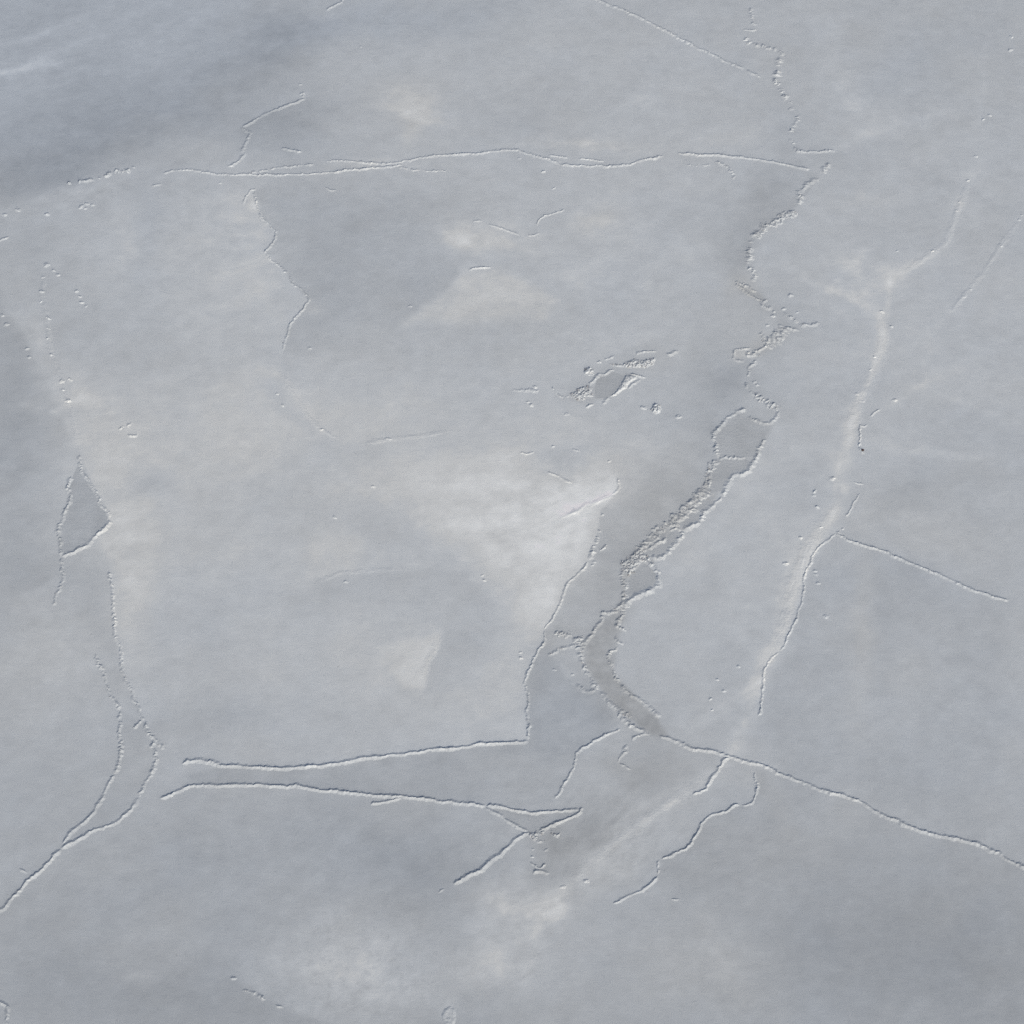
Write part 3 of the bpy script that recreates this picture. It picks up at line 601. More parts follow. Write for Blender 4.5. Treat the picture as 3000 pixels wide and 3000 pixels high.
ridge('D', 'cluster of snow lumps right of the tip of the long upper ridge', [(2436,480),(2422,482),(2412,492),(2416,505),(2402,514)], 1.3, .9)
ridge('B', 'knobbly bank below the lump cluster, slanting down to the left', [(2402,524),(2384,530),(2366,538),(2356,552),(2340,562)], 1.3, .9)
ridge('D', 'loose lumps between the knobbly bank and the curved rubble ridge', [(2334,556),(2340,572),(2352,580),(2338,596),(2334,608)], 1.3, .8)
CHUNK[0] = 1.25
ridge('R', 'curved rubble ridge with a dark left flank at upper right', [(2338,622),(2318,628),(2300,631),(2282,642),(2260,655),(2240,668),(2222,684),(2210,700)], .72, 1.1)
ridge('D', 'tattered lower tail of the curved rubble ridge', [(2208,706),(2202,722),(2196,740),(2190,756),(2187,772)], 1.2, .8)
ridge('B', 'small wavy bank below the tail of the curved rubble ridge', [(2190,780),(2200,788),(2208,800),(2210,812),(2202,826)], .9, .8)
ridge('B', 'upper lip of the narrow dark pocket right of centre, top', [(2152,823),(2168,830),(2184,832)], .8, .7)
ridge('S', 'lower bank of the narrow dark pocket, slanting down right', [(2153,830),(2175,845),(2188,858),(2200,868),(2218,878),(2234,886),(2250,874)], .65, .8)
ridge('S', 'inner bank on the upper side of the narrow dark pocket', [(2174,836),(2186,838),(2200,846),(2210,854),(2220,853)], .6, .7)
ridge('B', 'small bowl shaped bank under the narrow dark pocket', [(2232,882),(2234,894),(2242,902),(2254,904),(2258,894)], .8, .8)
ridge('B', 'straight lumpy arm slanting down to the arrow shaped junction', [(2290,914),(2304,924),(2318,932),(2330,938),(2340,947)], .95, .9)
ridge('B', 'right pointing arm of the arrow shaped junction', [(2340,950),(2356,955),(2372,951),(2386,948),(2402,945)], .95, .95)
ridge('S', 'short spur below the arrow shaped junction', [(2298,956),(2310,962),(2328,966),(2342,972)], .7, .8)
ridge('R', 'rubble belt slanting down left from the arrow shaped junction', [(2306,958),(2292,970),(2282,984),(2266,996),(2250,1004),(2236,1010)], 1.0, 1.0)
ridge('B', 'curl of broken snow on the left of the rubble belt', [(2232,971),(2234,982),(2240,992),(2236,1004)], .8, .8)
ridge('B', 'bent bank from the rubble belt to the pale round patch', [(2262,1012),(2244,1012),(2232,1022),(2220,1030),(2204,1026)], .8, .8)
ridge('B', 'ragged rim around the pale round patch right of centre', [(2200,1022),(2176,1021),(2160,1024),(2148,1036),(2146,1048),(2156,1055),(2170,1056),(2182,1052)], .7, .8)
ridge('R', 'dark little rubble bar right of the pale round patch', [(2182,1031),(2198,1034),(2212,1038),(2226,1034)], .6, .9)
ridge('B', 'crooked thin ridge hanging below the pale round patch', [(2216,1054),(2210,1064),(2198,1072),(2192,1080),(2194,1092),(2190,1100),(2200,1096)], .7, .75)
ridge('S', 'thin left bank leading down to the broad rubble wedge', [(2184,1118),(2188,1132),(2196,1142),(2206,1153),(2216,1163)], .6, .75)
ridge('R', 'broad rubble wedge pointing down right above the five sided pan', [(2208,1152),(2222,1166),(2238,1177),(2256,1187),(2272,1194),(2284,1199)], .72, 1.0)
ridge('B', 'hooked bank under the rubble wedge, right rim of the five sided pan', [(2284,1204),(2276,1214),(2268,1230),(2256,1239),(2240,1238),(2214,1232),(2190,1221)], .85, .85)
CHUNK[0] = 1.0
ridge('S', 'short ridge at the left of the upper centre, a flat dash', [(1384,651),(1398,647),(1412,649)], .75, .7)
ridge('S', 'shallow slanting ridge at the upper centre above a pale patch', [(1428,657),(1450,664),(1470,670),(1496,679),(1524,689)], .62, .75)
ridge('B', 'small upturned end of the shallow slanting ridge', [(1543,690),(1558,691),(1570,688),(1582,680)], .6, .7)
ridge('B', 'thin curved ridge rising right at the upper centre', [(1574,662),(1578,648),(1586,638),(1600,630),(1624,625),(1642,621),(1652,611)], .55, .7)
ridge('S', 'short arched ridge on top of the pale rounded patch', [(1371,793),(1386,787),(1404,785),(1424,785),(1441,783)], .62, .75)

# ------------------------------------------------------------------ rubble at the centre
ridge('B', 'flat triangular bank of snow left of the rubble heaps', [(1498,1144),(1516,1143),(1534,1142),(1552,1142),(1566,1146),(1576,1154)], .95, .9)
ridge('B', 'thin curved left edge of the central rubble heaps', [(1617,1132),(1622,1144),(1630,1154),(1640,1162),(1654,1167)], .65, .75)
mound('rubble_heap', 'wide left rubble heap of broken ice at the centre', [(1652,1164),(1670,1156),(1686,1144),(1700,1134),(1726,1128),(1736,1138),(1732,1152),(1742,1163),(1722,1164),(1708,1174),(1692,1173),(1678,1164)], .62, 1.0, .42, .95, 'ice rubble')
ridge('B', 'curved ridge linking the left and upper rubble heaps', [(1722,1128),(1732,1118),(1744,1108),(1758,1098),(1772,1094),(1786,1086),(1800,1080)], 1.0, .9)
mound('rubble_heap', 'long upper rubble heap at the centre, beside the oval pan', [(1778,1066),(1802,1066),(1822,1068),(1836,1058),(1856,1051),(1876,1055),(1900,1052),(1920,1045),(1922,1056),(1914,1072),(1886,1079),(1850,1077),(1818,1076),(1796,1074)], .6, 1.0, .42, .95, 'ice rubble')
mound('rubble_heap', 'round isolated rubble mound above the left rubble heap', [(1709,1088),(1714,1078),(1726,1073),(1738,1080),(1743,1090),(1740,1099),(1726,1102),(1711,1098)], .85, .9, .35, .8, 'ice rubble')
mound('rubble_heap', 'round isolated rubble mound below the right end of the heaps', [(1905,1198),(1912,1188),(1924,1181),(1936,1188),(1940,1199),(1934,1210),(1922,1214),(1910,1208)], .95, .9, .3, .8, 'ice rubble')
mound('snow_mound', 'smooth white snow bank on the right rim of the oval pan', [(1832,1098),(1848,1098),(1868,1104),(1864,1112),(1846,1122),(1836,1138),(1822,1146),(1804,1160),(1782,1166),(1800,1150),(1814,1132),(1824,1112)], .75, .4, .05, .7, 'snow bank', lift=8)
ridge('B', 'short rubble string on the right flank of the white bank', [(1838,1141),(1848,1133),(1858,1124),(1868,1116),(1880,1113)], .8, .8)
ridge('S', 'dark backed ridge pointing right above the white bank', [(1842,1097),(1858,1101),(1876,1105),(1894,1107)], .7, .85)
ridge('B', 'small slanted bank below the oval pan', [(1784,1162),(1774,1174),(1764,1185)], .9, .85)
ridge('S', 'short slanted dash below the left rubble heap', [(1714,1195),(1726,1190),(1742,1185)], .7, .75)
ridge('B', 'low slanted ridge above the curved linking ridge', [(1768,1054),(1780,1050),(1790,1047),(1800,1041)], .85, .8)
ridge('B', 'arched ridge above the right half of the upper rubble heap', [(1860,1039),(1876,1034),(1892,1031),(1908,1028),(1924,1032)], .9, .85)
ridge('B', 'small lump ending in a thin tail, right of the arched ridge', [(1952,1042),(1964,1038),(1976,1031),(1988,1026)], .9, .8)

# ------------------------------------------------------------------ broken channel
CHUNK[0] = 1.35
ridge('B', 'left rim of the five sided pan at the top of the channel', [(2187,1199),(2172,1202),(2158,1206),(2144,1217),(2130,1230),(2112,1248),(2096,1262),(2089,1270),(2090,1282),(2096,1298),(2098,1312),(2100,1328),(2106,1342)], .85, .85)
ridge('B', 'short cross ridge between two channel pans', [(2104,1346),(2120,1342),(2136,1341),(2150,1344),(2166,1341),(2186,1340)], .9, .85)
ridge('R', 'narrow rubble string on the left of the channel below the cross ridge', [(2104,1348),(2088,1360),(2080,1374),(2078,1392),(2074,1412),(2070,1432)], .6, .9)
ridge('R', 'broad belt of ice rubble along the left side of the channel', [(2070,1430),(2060,1444),(2048,1458),(2034,1470),(2018,1484),(2000,1502),(1982,1520),(1966,1532),(1950,1546)], 1.0, 1.0)
ridge('R', 'narrower middle stretch of the channel rubble belt', [(1950,1546),(1930,1552),(1914,1568),(1898,1584),(1882,1600),(1866,1612)], .8, .95)
mound('rubble_heap', 'dense rubble heap where the channel bends at the bottom', [(1870,1604),(1884,1610),(1888,1622),(1904,1630),(1914,1642),(1896,1648),(1880,1648),(1868,1664),(1856,1680),(1840,1690),(1828,1680),(1818,1662),(1814,1652),(1832,1640),(1850,1622)], .55, 1.0, .45, .85, 'ice rubble')
ridge('B', 'lumpy left rim of the drop shaped pan', [(1818,1664),(1824,1682),(1828,1700),(1830,1716),(1832,1730)], 1.0, .85)
ridge('B', 'curved right rim of the drop shaped pan', [(1888,1644),(1900,1652),(1912,1662),(1922,1676),(1930,1692),(1934,1704),(1928,1716),(1914,1724)], .9, .85)
ridge('S', 'slanted lower bank of the drop shaped pan', [(1916,1722),(1898,1732),(1880,1739),(1862,1748),(1846,1758),(1834,1766),(1824,1778)], 1.0, 1.05)
ridge('B', 'right rim of the channel beside the five sided pan', [(2247,1288),(2238,1296),(2226,1310),(2222,1326),(2216,1342),(2206,1354),(2198,1352)], .9, .85)
ridge('S', 'right rim of the channel below the cross ridge', [(2210,1352),(2202,1366),(2190,1380),(2174,1388),(2160,1390),(2148,1398),(2142,1408),(2130,1420),(2120,1440),(2116,1456)], .9, .9)
ridge('B', 'notched right rim beside the narrow upper pan', [(2116,1458),(2104,1464),(2092,1474),(2080,1488),(2064,1500),(2056,1512),(2053,1528)], .85, .9)
ridge('S', 'lower bank of the round topped channel pan', [(2054,1532),(2040,1537),(2026,1541),(2012,1548),(2000,1554)], .9, .95)
ridge('S', 'thin rounded bank over the top of the round topped pan', [(2012,1506),(2020,1498),(2032,1492),(2042,1494),(2050,1500)], .5, .7)
ridge('S', 'thin bank bridging two channel pans below the round topped one', [(1960,1558),(1974,1550),(1984,1548),(1998,1556)], .5, .75)
ridge('B', 'curved right rim of the long channel pan', [(2000,1556),(1996,1568),(1988,1584),(1976,1600),(1962,1614),(1954,1624)], .85, .9)
ridge('S', 'bottom bank of the long channel pan', [(1956,1624),(1940,1630),(1924,1635),(1906,1636)], .85, .95)
ridge('S', 'wavy bank dividing the short wedged pan from the long pan', [(1950,1572),(1942,1582),(1930,1588),(1920,1594),(1910,1602),(1896,1610)], .7, .85)
ridge('S', 'small shelf bank over the upper rubble of the channel', [(2060,1450),(2072,1449),(2084,1451)], .6, .75)
ridge('B', 'rubble strand between the dense heap and the drop shaped pan top', [(1880,1640),(1892,1644),(1906,1646)], .8, .8)
ridge('R', 'narrow rubble neck between the drop shaped pan and the lower channel', [(1830,1732),(1828,1748),(1826,1764),(1818,1778),(1810,1790)], .75, .95)
ridge('B', 'left pointing crooked arm at the rubble neck', [(1812,1790),(1796,1794),(1780,1796),(1766,1798),(1755,1796)], .85, .85)
ridge('B', 'small right arm at the rubble neck', [(1812,1790),(1824,1794),(1836,1796)], .85, .8)
ridge('B', 'left rim of the lower channel, upper stretch', [(1760,1800),(1766,1814),(1756,1826),(1746,1840),(1742,1854),(1728,1868),(1714,1880),(1704,1890)], .85, .85)
ridge('R', 'knot of rubble where a thin side ridge meets the lower channel', [(1696,1862),(1694,1876),(1700,1890),(1704,1902),(1714,1906)], .75, .95)
ridge('B', 'left rim of the lower channel, curving down right', [(1702,1904),(1702,1924),(1704,1942),(1714,1962),(1728,1988),(1744,2010),(1756,2022)], .85, .85)
ridge('S', 'straight lower left rim of the channel ending at the long right ridge', [(1758,2024),(1772,2040),(1788,2058),(1806,2080),(1824,2098),(1850,2122),(1872,2138),(1896,2152)], .85, .95)
ridge('R', 'small rubble patch inside the foot of the lower channel', [(1806,2082),(1820,2088),(1834,2096),(1846,2104)], .75, .8)
ridge('B', 'scalloped right rim of the lower channel at the neck', [(1834,1800),(1820,1808),(1812,1820),(1808,1836),(1822,1842),(1836,1850)], .75, .8)
ridge('B', 'little spur in the scalloped right rim of the lower channel', [(1800,1862),(1808,1872),(1818,1884),(1824,1892)], .7, .75)
ridge('B', 'right rim of the lower channel, bulging to the left', [(1812,1898),(1796,1906),(1784,1910),(1780,1922),(1788,1938),(1794,1954),(1796,1972),(1804,1988),(1816,2002)], .8, .85)
ridge('S', 'straight thin lower part of the right channel rim', [(1818,2004),(1834,2020),(1852,2038),(1872,2052),(1892,2068),(1912,2084),(1926,2098),(1930,2106)], .75, .9)
ridge('B', 'thin side ridge curving left from the rubble knot', [(1698,1888),(1672,1892),(1650,1897),(1632,1904),(1618,1914),(1606,1926)], .8, .8)
ridge('R', 'small curved rubble scrap left of the rubble knot', [(1622,1852),(1636,1858),(1648,1864),(1662,1860),(1674,1852)], .6, .85)
ridge('B', 'short bank joining the lower channel from the left', [(1690,1998),(1696,2012),(1708,2020),(1726,2023),(1750,2025)], .85, .85)

CHUNK[0] = 1.0
# ------------------------------------------------------------------ ridge left of the channel
ridge('B', 'short vertical string of bumps above the long bumpy ridge', [(1810,1398),(1813,1412),(1812,1428),(1804,1440),(1790,1449)], .65, .7)
ridge('F', 'soft pale snow step slanting down left above the long bumpy ridge', [(1806,1446),(1770,1460),(1720,1482),(1680,1502),(1630,1520)], .55, .8)
ridge('D', 'dotted upper part of the long bumpy ridge left of the channel', [(1756,1543),(1750,1568),(1744,1590),(1734,1618),(1724,1642)], .9, .75)
ridge('B', 'long bumpy ridge bounding the brightest snow on its right', [(1722,1644),(1712,1662),(1700,1676),(1680,1692),(1662,1708),(1652,1738),(1646,1756),(1636,1780),(1620,1810),(1606,1828),(1594,1846)], .72, .75)
ridge('B', 'lower part of the long bumpy ridge down to the square corner', [(1594,1848),(1598,1872),(1588,1888),(1578,1904),(1566,1926),(1556,1948),(1546,1972),(1538,1998),(1546,2030),(1549,2060),(1540,2088),(1550,2122),(1549,2150),(1548,2168)], .78, .85)
mound('rubble_heap', 'small rubble scrap beside the long bumpy ridge', [(1752,1608),(1762,1604),(1770,1594),(1780,1594),(1776,1606),(1766,1614),(1756,1616)], .55, 1.0, .4, .7, 'ice rubble')

# ------------------------------------------------------------------ lower left
ridge('B', 'left rim of the dark triangular pan near the left edge', [(211,1394),(204,1414),(199,1432),(207,1452),(204,1470),(194,1484),(188,1500),(186,1520),(174,1538),(170,1554),(171,1572),(177,1590),(176,1612),(178,1632)], 1.0, .9)
ridge('B', 'lower tail of the left rim below the triangular pan', [(178,1634),(178,1654),(182,1680),(182,1704),(176,1728),(164,1748),(158,1764),(156,1777)], 1.0, .85)
ridge('B', 'right rim of the triangular pan, slanting down to its right corner', [(236,1332),(231,1344),(233,1358),(246,1386),(256,1404),(266,1420),(276,1438),(288,1462),(296,1476),(308,1492),(317,1506),(319,1520)], .9, .9)
ridge('S', 'lower bank of the triangular pan, slanting down to the left', [(319,1522),(314,1538),(298,1553),(284,1566),(270,1582),(258,1596),(240,1606),(220,1613),(200,1621),(180,1632)], 1.1, 1.0)
ridge('B', 'long bumpy ridge running down below the triangular pan', [(318,1673),(322,1700),(327,1730),(329,1758),(331,1786),(336,1820),(333,1845),(335,1866),(347,1888),(357,1914),(358,1940),(361,1966),(366,1996),(382,2022),(394,2048),(404,2068),(416,2096),(426,2114)], .95, .9)
ridge('B', 'short spur to the left at the lower end of the bumpy ridge', [(418,2106),(406,2118),(398,2128),(388,2134)], .9, .9)
ridge('B', 'blunt end of the bumpy ridge, slanting right', [(428,2112),(429,2130),(430,2146),(442,2158),(456,2168),(472,2182),(485,2196)], 1.05, .95)
ridge('B', 'upper right arm of the forked ridge in the lower left', [(450,2168),(450,2186),(454,2204),(459,2222),(454,2244),(448,2260),(440,2278),(424,2296),(416,2316),(408,2336)], 1.05, .95)
ridge('S', 'lower right arm of the forked ridge curving down left', [(408,2336),(398,2354),(384,2368),(366,2386),(346,2405),(324,2416),(300,2426),(262,2440),(232,2456),(200,2474),(178,2488)], 1.05, 1.0)
ridge('B', 'upper part of the left arm of the forked ridge', [(277,1914),(283,1940),(292,1954),(302,1968),(308,1988),(314,2016),(326,2040),(344,2060),(355,2080)], .9, .85)
ridge('B', 'middle of the left arm of the forked ridge, almost vertical', [(356,2082),(350,2110),(348,2140),(354,2164),(358,2182),(354,2208),(346,2240),(338,2268)], 1.05, .95)
ridge('S', 'lower part of the left arm of the forked ridge', [(337,2270),(320,2294),(308,2314),(298,2338),(286,2362),(270,2386),(252,2404),(234,2420),(206,2440),(192,2458),(184,2474)], .95, .95)
ridge('S', 'stem of the forked ridge running to the left frame edge', [(180,2488),(160,2504),(136,2530),(120,2550),(98,2566),(78,2580),(58,2604),(40,2630),(22,2648),(0,2666),(-18,2682)], .95, 1.0)
ridge('S', 'upper of the two parallel ridges, long and nearly level', [(1550,2170),(1520,2174),(1480,2177),(1440,2179),(1400,2179),(1370,2187),(1330,2190),(1260,2198),(1200,2207),(1130,2214),(1070,2219),(1040,2226),(1000,2236),(960,2241),(900,2247),(840,2251),(780,2249),(720,2245),(660,2246),(630,2241)], .95, 1.0)
ridge('S', 'short blunt piece at the left tip of the upper parallel ridge', [(532,2239),(552,2233),(572,2228),(592,2228),(612,2233),(632,2240),(650,2240)], 1.1, .95)
ridge('S', 'lower of the two parallel ridges, long and gently curved', [(468,2342),(494,2330),(520,2320),(545,2308),(566,2299),(600,2300),(640,2302),(700,2301),(760,2302),(820,2303),(850,2302),(900,2307),(950,2315),(1000,2319),(1060,2324),(1120,2331),(1180,2334),(1240,2341),(1300,2348),(1360,2356),(1424,2360)], .95, 1.05)
ridge('S', 'thin spur below the lower parallel ridge', [(1084,2357),(1108,2354),(1132,2350),(1154,2344),(1178,2337)], .8, .9)
ridge('S', 'sagging upper edge of the dark sliver shaped pan', [(1424,2360),(1464,2360),(1490,2368),(1520,2377),(1550,2380),(1590,2382),(1620,2379),(1650,2374),(1700,2373)], .85, .95)
ridge('S', 'lower left edge of the dark sliver shaped pan', [(1424,2363),(1444,2377),(1470,2391),(1500,2410),(1524,2426),(1550,2436)], .9, .95)
ridge('S', 'lower right edge of the dark sliver shaped pan', [(1708,2364),(1700,2380),(1684,2390),(1660,2399),(1630,2412),(1600,2424),(1576,2433)], .9, .95)
ridge('S', 'straight ridge slanting down left from the sliver shaped pan', [(1556,2440),(1532,2450),(1510,2462),(1484,2484),(1458,2506),(1430,2530),(1400,2552),(1360,2572),(1325,2588)], 1.05, 1.0)
ridge('S', 'tiny last bit beyond the lower end of the straight slanting ridge', [(1304,2603),(1294,2612),(1284,2619)], .8, .75)
mound('rubble_heap', 'rubble heap at the lower tip of the sliver shaped pan', [(1544,2444),(1560,2436),(1580,2436),(1590,2428),(1606,2428),(1592,2444),(1580,2450),(1584,2460),(1598,2464),(1592,2472),(1574,2472),(1560,2462),(1550,2454)], .5, 1.0, .32, .8, 'ice rubble')
mound('rubble_heap', 'small rubble scrap right of the heap at the sliver pan', [(1608,2430),(1618,2432),(1632,2442),(1642,2438),(1644,2446),(1634,2456),(1618,2450)], .5, 1.0, .32, .7, 'ice rubble')
ridge('B', 'jagged scrap of ridge below the sliver pan rubble heap', [(1554,2522),(1562,2532),(1574,2540),(1584,2542),(1592,2534),(1602,2528)], .75, .85)
ridge('S', 'small curved snow lip below the jagged scrap', [(1558,2560),(1572,2554),(1586,2554),(1600,2558),(1612,2561)], .9, .9)
ridge('B', 'crooked ridge right of the dark wedge, dropping to the sliver pan', [(1818,2134),(1802,2142),(1784,2150),(1762,2162),(1740,2172),(1722,2184),(1702,2196),(1690,2210),(1686,2230),(1680,2252),(1670,2272),(1660,2288),(1646,2304),(1640,2322),(1624,2340)], .78, .85)
ridge('B', 'short crooked spur under the foot of the broken channel', [(1906,2152),(1888,2150),(1872,2155),(1860,2162),(1848,2170)], .8, .85)
ridge('B', 'ragged hanging scrap below the short crooked spur', [(1836,2180),(1832,2192),(1836,2204),(1824,2212),(1816,2222),(1808,2234)], .85, .8)
ridge('S', 'tiny slanted dash under the ragged hanging scrap', [(1812,2236),(1830,2244),(1850,2256)], .6, .7)

# ------------------------------------------------------------------ right side
ridge('S', 'long ridge running from the channel foot to the right frame edge', [(1930,2155),(1965,2166),(2000,2178),(2020,2190),(2040,2196),(2070,2199),(2100,2204),(2136,2215),(2165,2225),(2200,2234),(2230,2238),(2255,2251),(2280,2264),(2315,2279),(2350,2290),(2375,2300),(2400,2313),(2430,2321),(2460,2327),(2500,2341),(2530,2355),(2560,2375),(2590,2389),(2630,2406),(2660,2420),(2700,2435),(2750,2447),(2800,2456),(2850,2468),(2870,2474),(2896,2489),(2925,2499),(2945,2514),(2970,2528),(3000,2539),(3020,2544)], .95, 1.0)
ridge('S', 'side ridge dropping down left from the long right ridge', [(2138,2216),(2122,2228),(2106,2246),(2098,2262),(2088,2278),(2078,2294),(2068,2310),(2050,2322),(2028,2331)], .85, .9)
ridge('B', 'question mark shaped upper part of the winding lower ridge', [(2212,2262),(2214,2278),(2220,2294),(2222,2306),(2216,2324),(2212,2340),(2202,2352),(2186,2357),(2170,2357)], .8, .8)
ridge('S', 'winding lower ridge slanting down to the left', [(2168,2357),(2148,2358),(2138,2368),(2124,2378),(2104,2382),(2086,2386),(2066,2400),(2054,2412),(2050,2428),(2038,2448),(2026,2468),(2010,2484),(1990,2497),(1960,2508),(1936,2517)], .8, .85)
ridge('B', 'small downward step at the end of the winding lower ridge', [(1932,2518),(1926,2530),(1928,2546),(1930,2562)], .75, .8)
ridge('S', 'lowest slanting piece below the winding lower ridge', [(1928,2564),(1916,2578),(1900,2594),(1878,2610),(1850,2622),(1820,2636),(1794,2649)], .8, .85)
ridge('S', 'short faint dash right of the lowest slanting piece', [(1962,2634),(1978,2637),(1994,2636)], .6, .6)
ridge('S', 'long straight ridge slanting down right from the right hand ridge', [(2448,1562),(2468,1570),(2482,1580),(2508,1590),(2530,1597),(2580,1613),(2615,1626),(2650,1641),(2700,1660),(2730,1674),(2760,1689),(2800,1706),(2830,1720),(2860,1734),(2890,1742),(2926,1752),(2956,1763)], .78, .9)
ridge('D', 'small ragged bits at the top of the long straight right ridge', [(2476,1548),(2462,1550),(2452,1548),(2454,1560),(2472,1566)], .8, .8)
ridge('B', 'upper dotted piece of the right hand ridge below the dark speck', [(2520,1444),(2512,1456),(2502,1470),(2496,1484),(2486,1500),(2475,1513)], .62, .7)
ridge('B', 'long dotted right hand ridge beside the pale snow streak', [(2448,1562),(2434,1576),(2420,1586),(2400,1600),(2386,1616),(2378,1632),(2378,1648),(2362,1666),(2356,1690),(2355,1714),(2352,1740),(2349,1760),(2342,1782),(2338,1800),(2328,1826),(2316,1850),(2304,1872),(2298,1892),(2284,1908)], .68, .72)
ridge('B', 'lower end of the dotted right hand ridge', [(2282,1910),(2262,1926),(2248,1942),(2240,1962),(2238,1980),(2235,2010),(2233,2040),(2230,2066),(2226,2086),(2220,2098)], .68, .75)
ridge('B', 'dotted stretch of the right hand ridge just above the dark speck', [(2542,1244),(2530,1250),(2520,1246),(2520,1262),(2521,1284),(2519,1300),(2517,1310)], .62, .7)
ridge('S', 'snow bank curling under the dark speck', [(2516,1308),(2520,1316),(2527,1325),(2533,1332)], .85, .8)
ridge('D', 'two bumps of the right hand ridge just below the dark speck', [(2534,1334),(2530,1342),(2524,1350),(2522,1358)], .75, .75)
ridge('B', 'short slanting ridge above right of the dark speck', [(2582,1197),(2568,1204),(2558,1212),(2550,1222)], .6, .7)
ridge('S', 'short level dash crossing the pale streak below the dark speck', [(2498,1411),(2514,1416),(2532,1419)], .55, .65)
ridge('F', 'pale snow drift streak beside the upper right hand ridge', [(2584,930),(2590,1000),(2562,1085),(2525,1160),(2500,1225),(2488,1290)], 1.1, .4)
ridge('F', 'pale snow drift streak along the lower right hand ridge', [(2455,1470),(2410,1545),(2360,1625),(2325,1715),(2295,1830),(2255,1915)], 1.3, .4)
ridge('F', 'pale snow drift streak below the junction, slanting to the bottom', [(2080,2265),(1990,2330),(1850,2430),(1740,2520),(1660,2600)], .9, .25)
ridge('F', 'faint curved snow drift at upper right between two lumps', [(2840,520),(2815,600),(2795,640),(2770,712),(2700,760),(2645,800)], .6, .4)
ridge('F', 'faint snow drift near the right frame edge, slanting down left', [(2992,640),(2930,720),(2880,800),(2820,870),(2775,925)], .5, .3)
ridge('F', 'low snow drift with a sharp right edge left of the square corner', [(1294,1850),(1270,1910),(1248,1945),(1243,2005)], .7, .25)
ridge('F', 'long low snow step at the upper edge of the grey wedge at centre', [(905,1716),(950,1697),(1000,1678),(1100,1670),(1200,1667)], .5, .2)
ridge('F', 'soft low snow step left of the centre, nearly level', [(1040,1305),(1075,1298),(1105,1292),(1160,1286),(1240,1276),(1340,1258)], .5, .3)
ridge('S', 'short dark backed dash on the soft low snow step', [(1123,1286),(1138,1284),(1154,1286)], .7, .6)
ridge('S', 'notched short ridge above the brightest snow', [(1520,1327),(1534,1327),(1540,1331),(1552,1327),(1568,1323)], .65, .65)
ridge('S', 'short slanting snow bank on the brightest snow', [(1602,1382),(1616,1389),(1632,1394),(1648,1402),(1662,1410),(1678,1414)], .75, .7)
ridge('B', 'tiny crumbled bank right of the notched short ridge', [(1674,1315),(1686,1319),(1702,1322)], .8, .6)

ridge('F', 'faint pale drift linking the left column of lumps to the triangular pan', [(138,790),(122,860),(140,960),(150,1040),(185,1130),(215,1230),(235,1325)], .5, .4)
ridge('F', 'faint curved drift continuing below the long zigzag ridge', [(806,1075),(832,1110),(862,1160),(900,1215),(940,1258),(1010,1296)], .4, .45)
# ------------------------------------------------------------------ lower left corner and bottom edge
ridge('S', 'hooked ridge cut by the frame at the bottom left corner', [(-14,2928),(4,2937),(20,2945),(26,2958),(20,2974),(18,2990),(28,3008)], .85, .85)
ridge('D', 'broken string of snow bits near the bottom edge, left of centre', [(708,2904),(722,2900),(742,2910),(760,2920),(778,2931)], .85, .75)
ridge('S', 'short snow dash right of the broken string at the bottom', [(803,2944),(816,2950),(832,2953)], .8, .75)
ridge('S', 'small snow dash touching the stem of the forked ridge', [(54,2545),(68,2550),(82,2558)], .6, .6)
ridge('D', 'pair of slanting lumps left of centre below the lump column', [(343,1258),(356,1252),(372,1247),(394,1241)], .95, .75)
ridge('B', 'second slanting lump below the pair left of centre', [(372,1272),(386,1278),(398,1276),(406,1270)], .95, .75)

# ------------------------------------------------------------------ single snow hummocks
ORD = ['second', 'third', 'fourth', 'fifth', 'sixth', 'seventh', 'eighth', 'ninth']
def row(label, group, spots, r=7, h=.75):
    spots = sorted(spots, key=lambda s: s[1]); n = len(spots)
    for i, s in enumerate(spots):
        if n == 2: w = ('upper', 'lower')[i]
        else: w = 'topmost' if i == 0 else 'lowest' if i == n - 1 else ORD[i - 1] + ' highest'
        hummock(s[0], s[1], s[2] if len(s) > 2 else r * random.uniform(.85, 1.15), h * random.uniform(.85, 1.15), w + ' ' + label, group, ang=random.uniform(-.4, .4))
row('small round snow hummock beside the left frame edge, under the dark band', 'hummocks at the left edge', [(14,629,8),(52,615,8)])
hummock(138, 628, 8, .8, 'single round snow hummock below the broken row at upper left')
row('snow lump in the little cluster under the dark band at upper left', 'lump cluster under the dark band', [(239,606,8),(254,598,7),(272,600,6),(250,611,5)])
row('snow lump in the vertical column at the left, above the triangular pan', 'column of lumps at the left', [(137,776,9),(127,812,6),(122,854,8),(120,884,6),(141,932,8),(142,962,7),(139,992,7),(84,1046,7),(80,1022,7),(150,1040,7)])
row('snow lump in the short slanting row right of the left column', 'short slanting row of lumps', [(224,853,7),(234,869,6),(240,886,7),(252,897,6)])
row('pair of small lumps just right of the top of the left column', 'lumps at the top of the left column', [(157,792,6),(170,806,6)])
row('small snow hummock at the left frame edge at one third height', 'lumps at the left edge, one third down', [(8,924,6),(20,950,8)])
row('snow lump in the lower cluster of the left column, above the triangular pan', 'lower cluster of the left column', [(180,1117,9),(206,1112,7),(186,1143,6),(200,1174,9)])
hummock(645, 536, 5, .6, 'tiny lone hummock under the left start of the long upper ridge')
hummock(880, 247, 5, .5, 'tiny lone hummock above the slanted upper left ridge')
hummock(1057, 137, 4, .5, 'tiny lone hummock near the top edge, left of centre')
hummock(1522, 464, 6, .5, 'flat little hummock under the peak of the long upper ridge')
row('small hummock in the pair below the sagging upper ridge', 'pair below the long upper ridge', [(1592,503,6),(1622,552,5)])
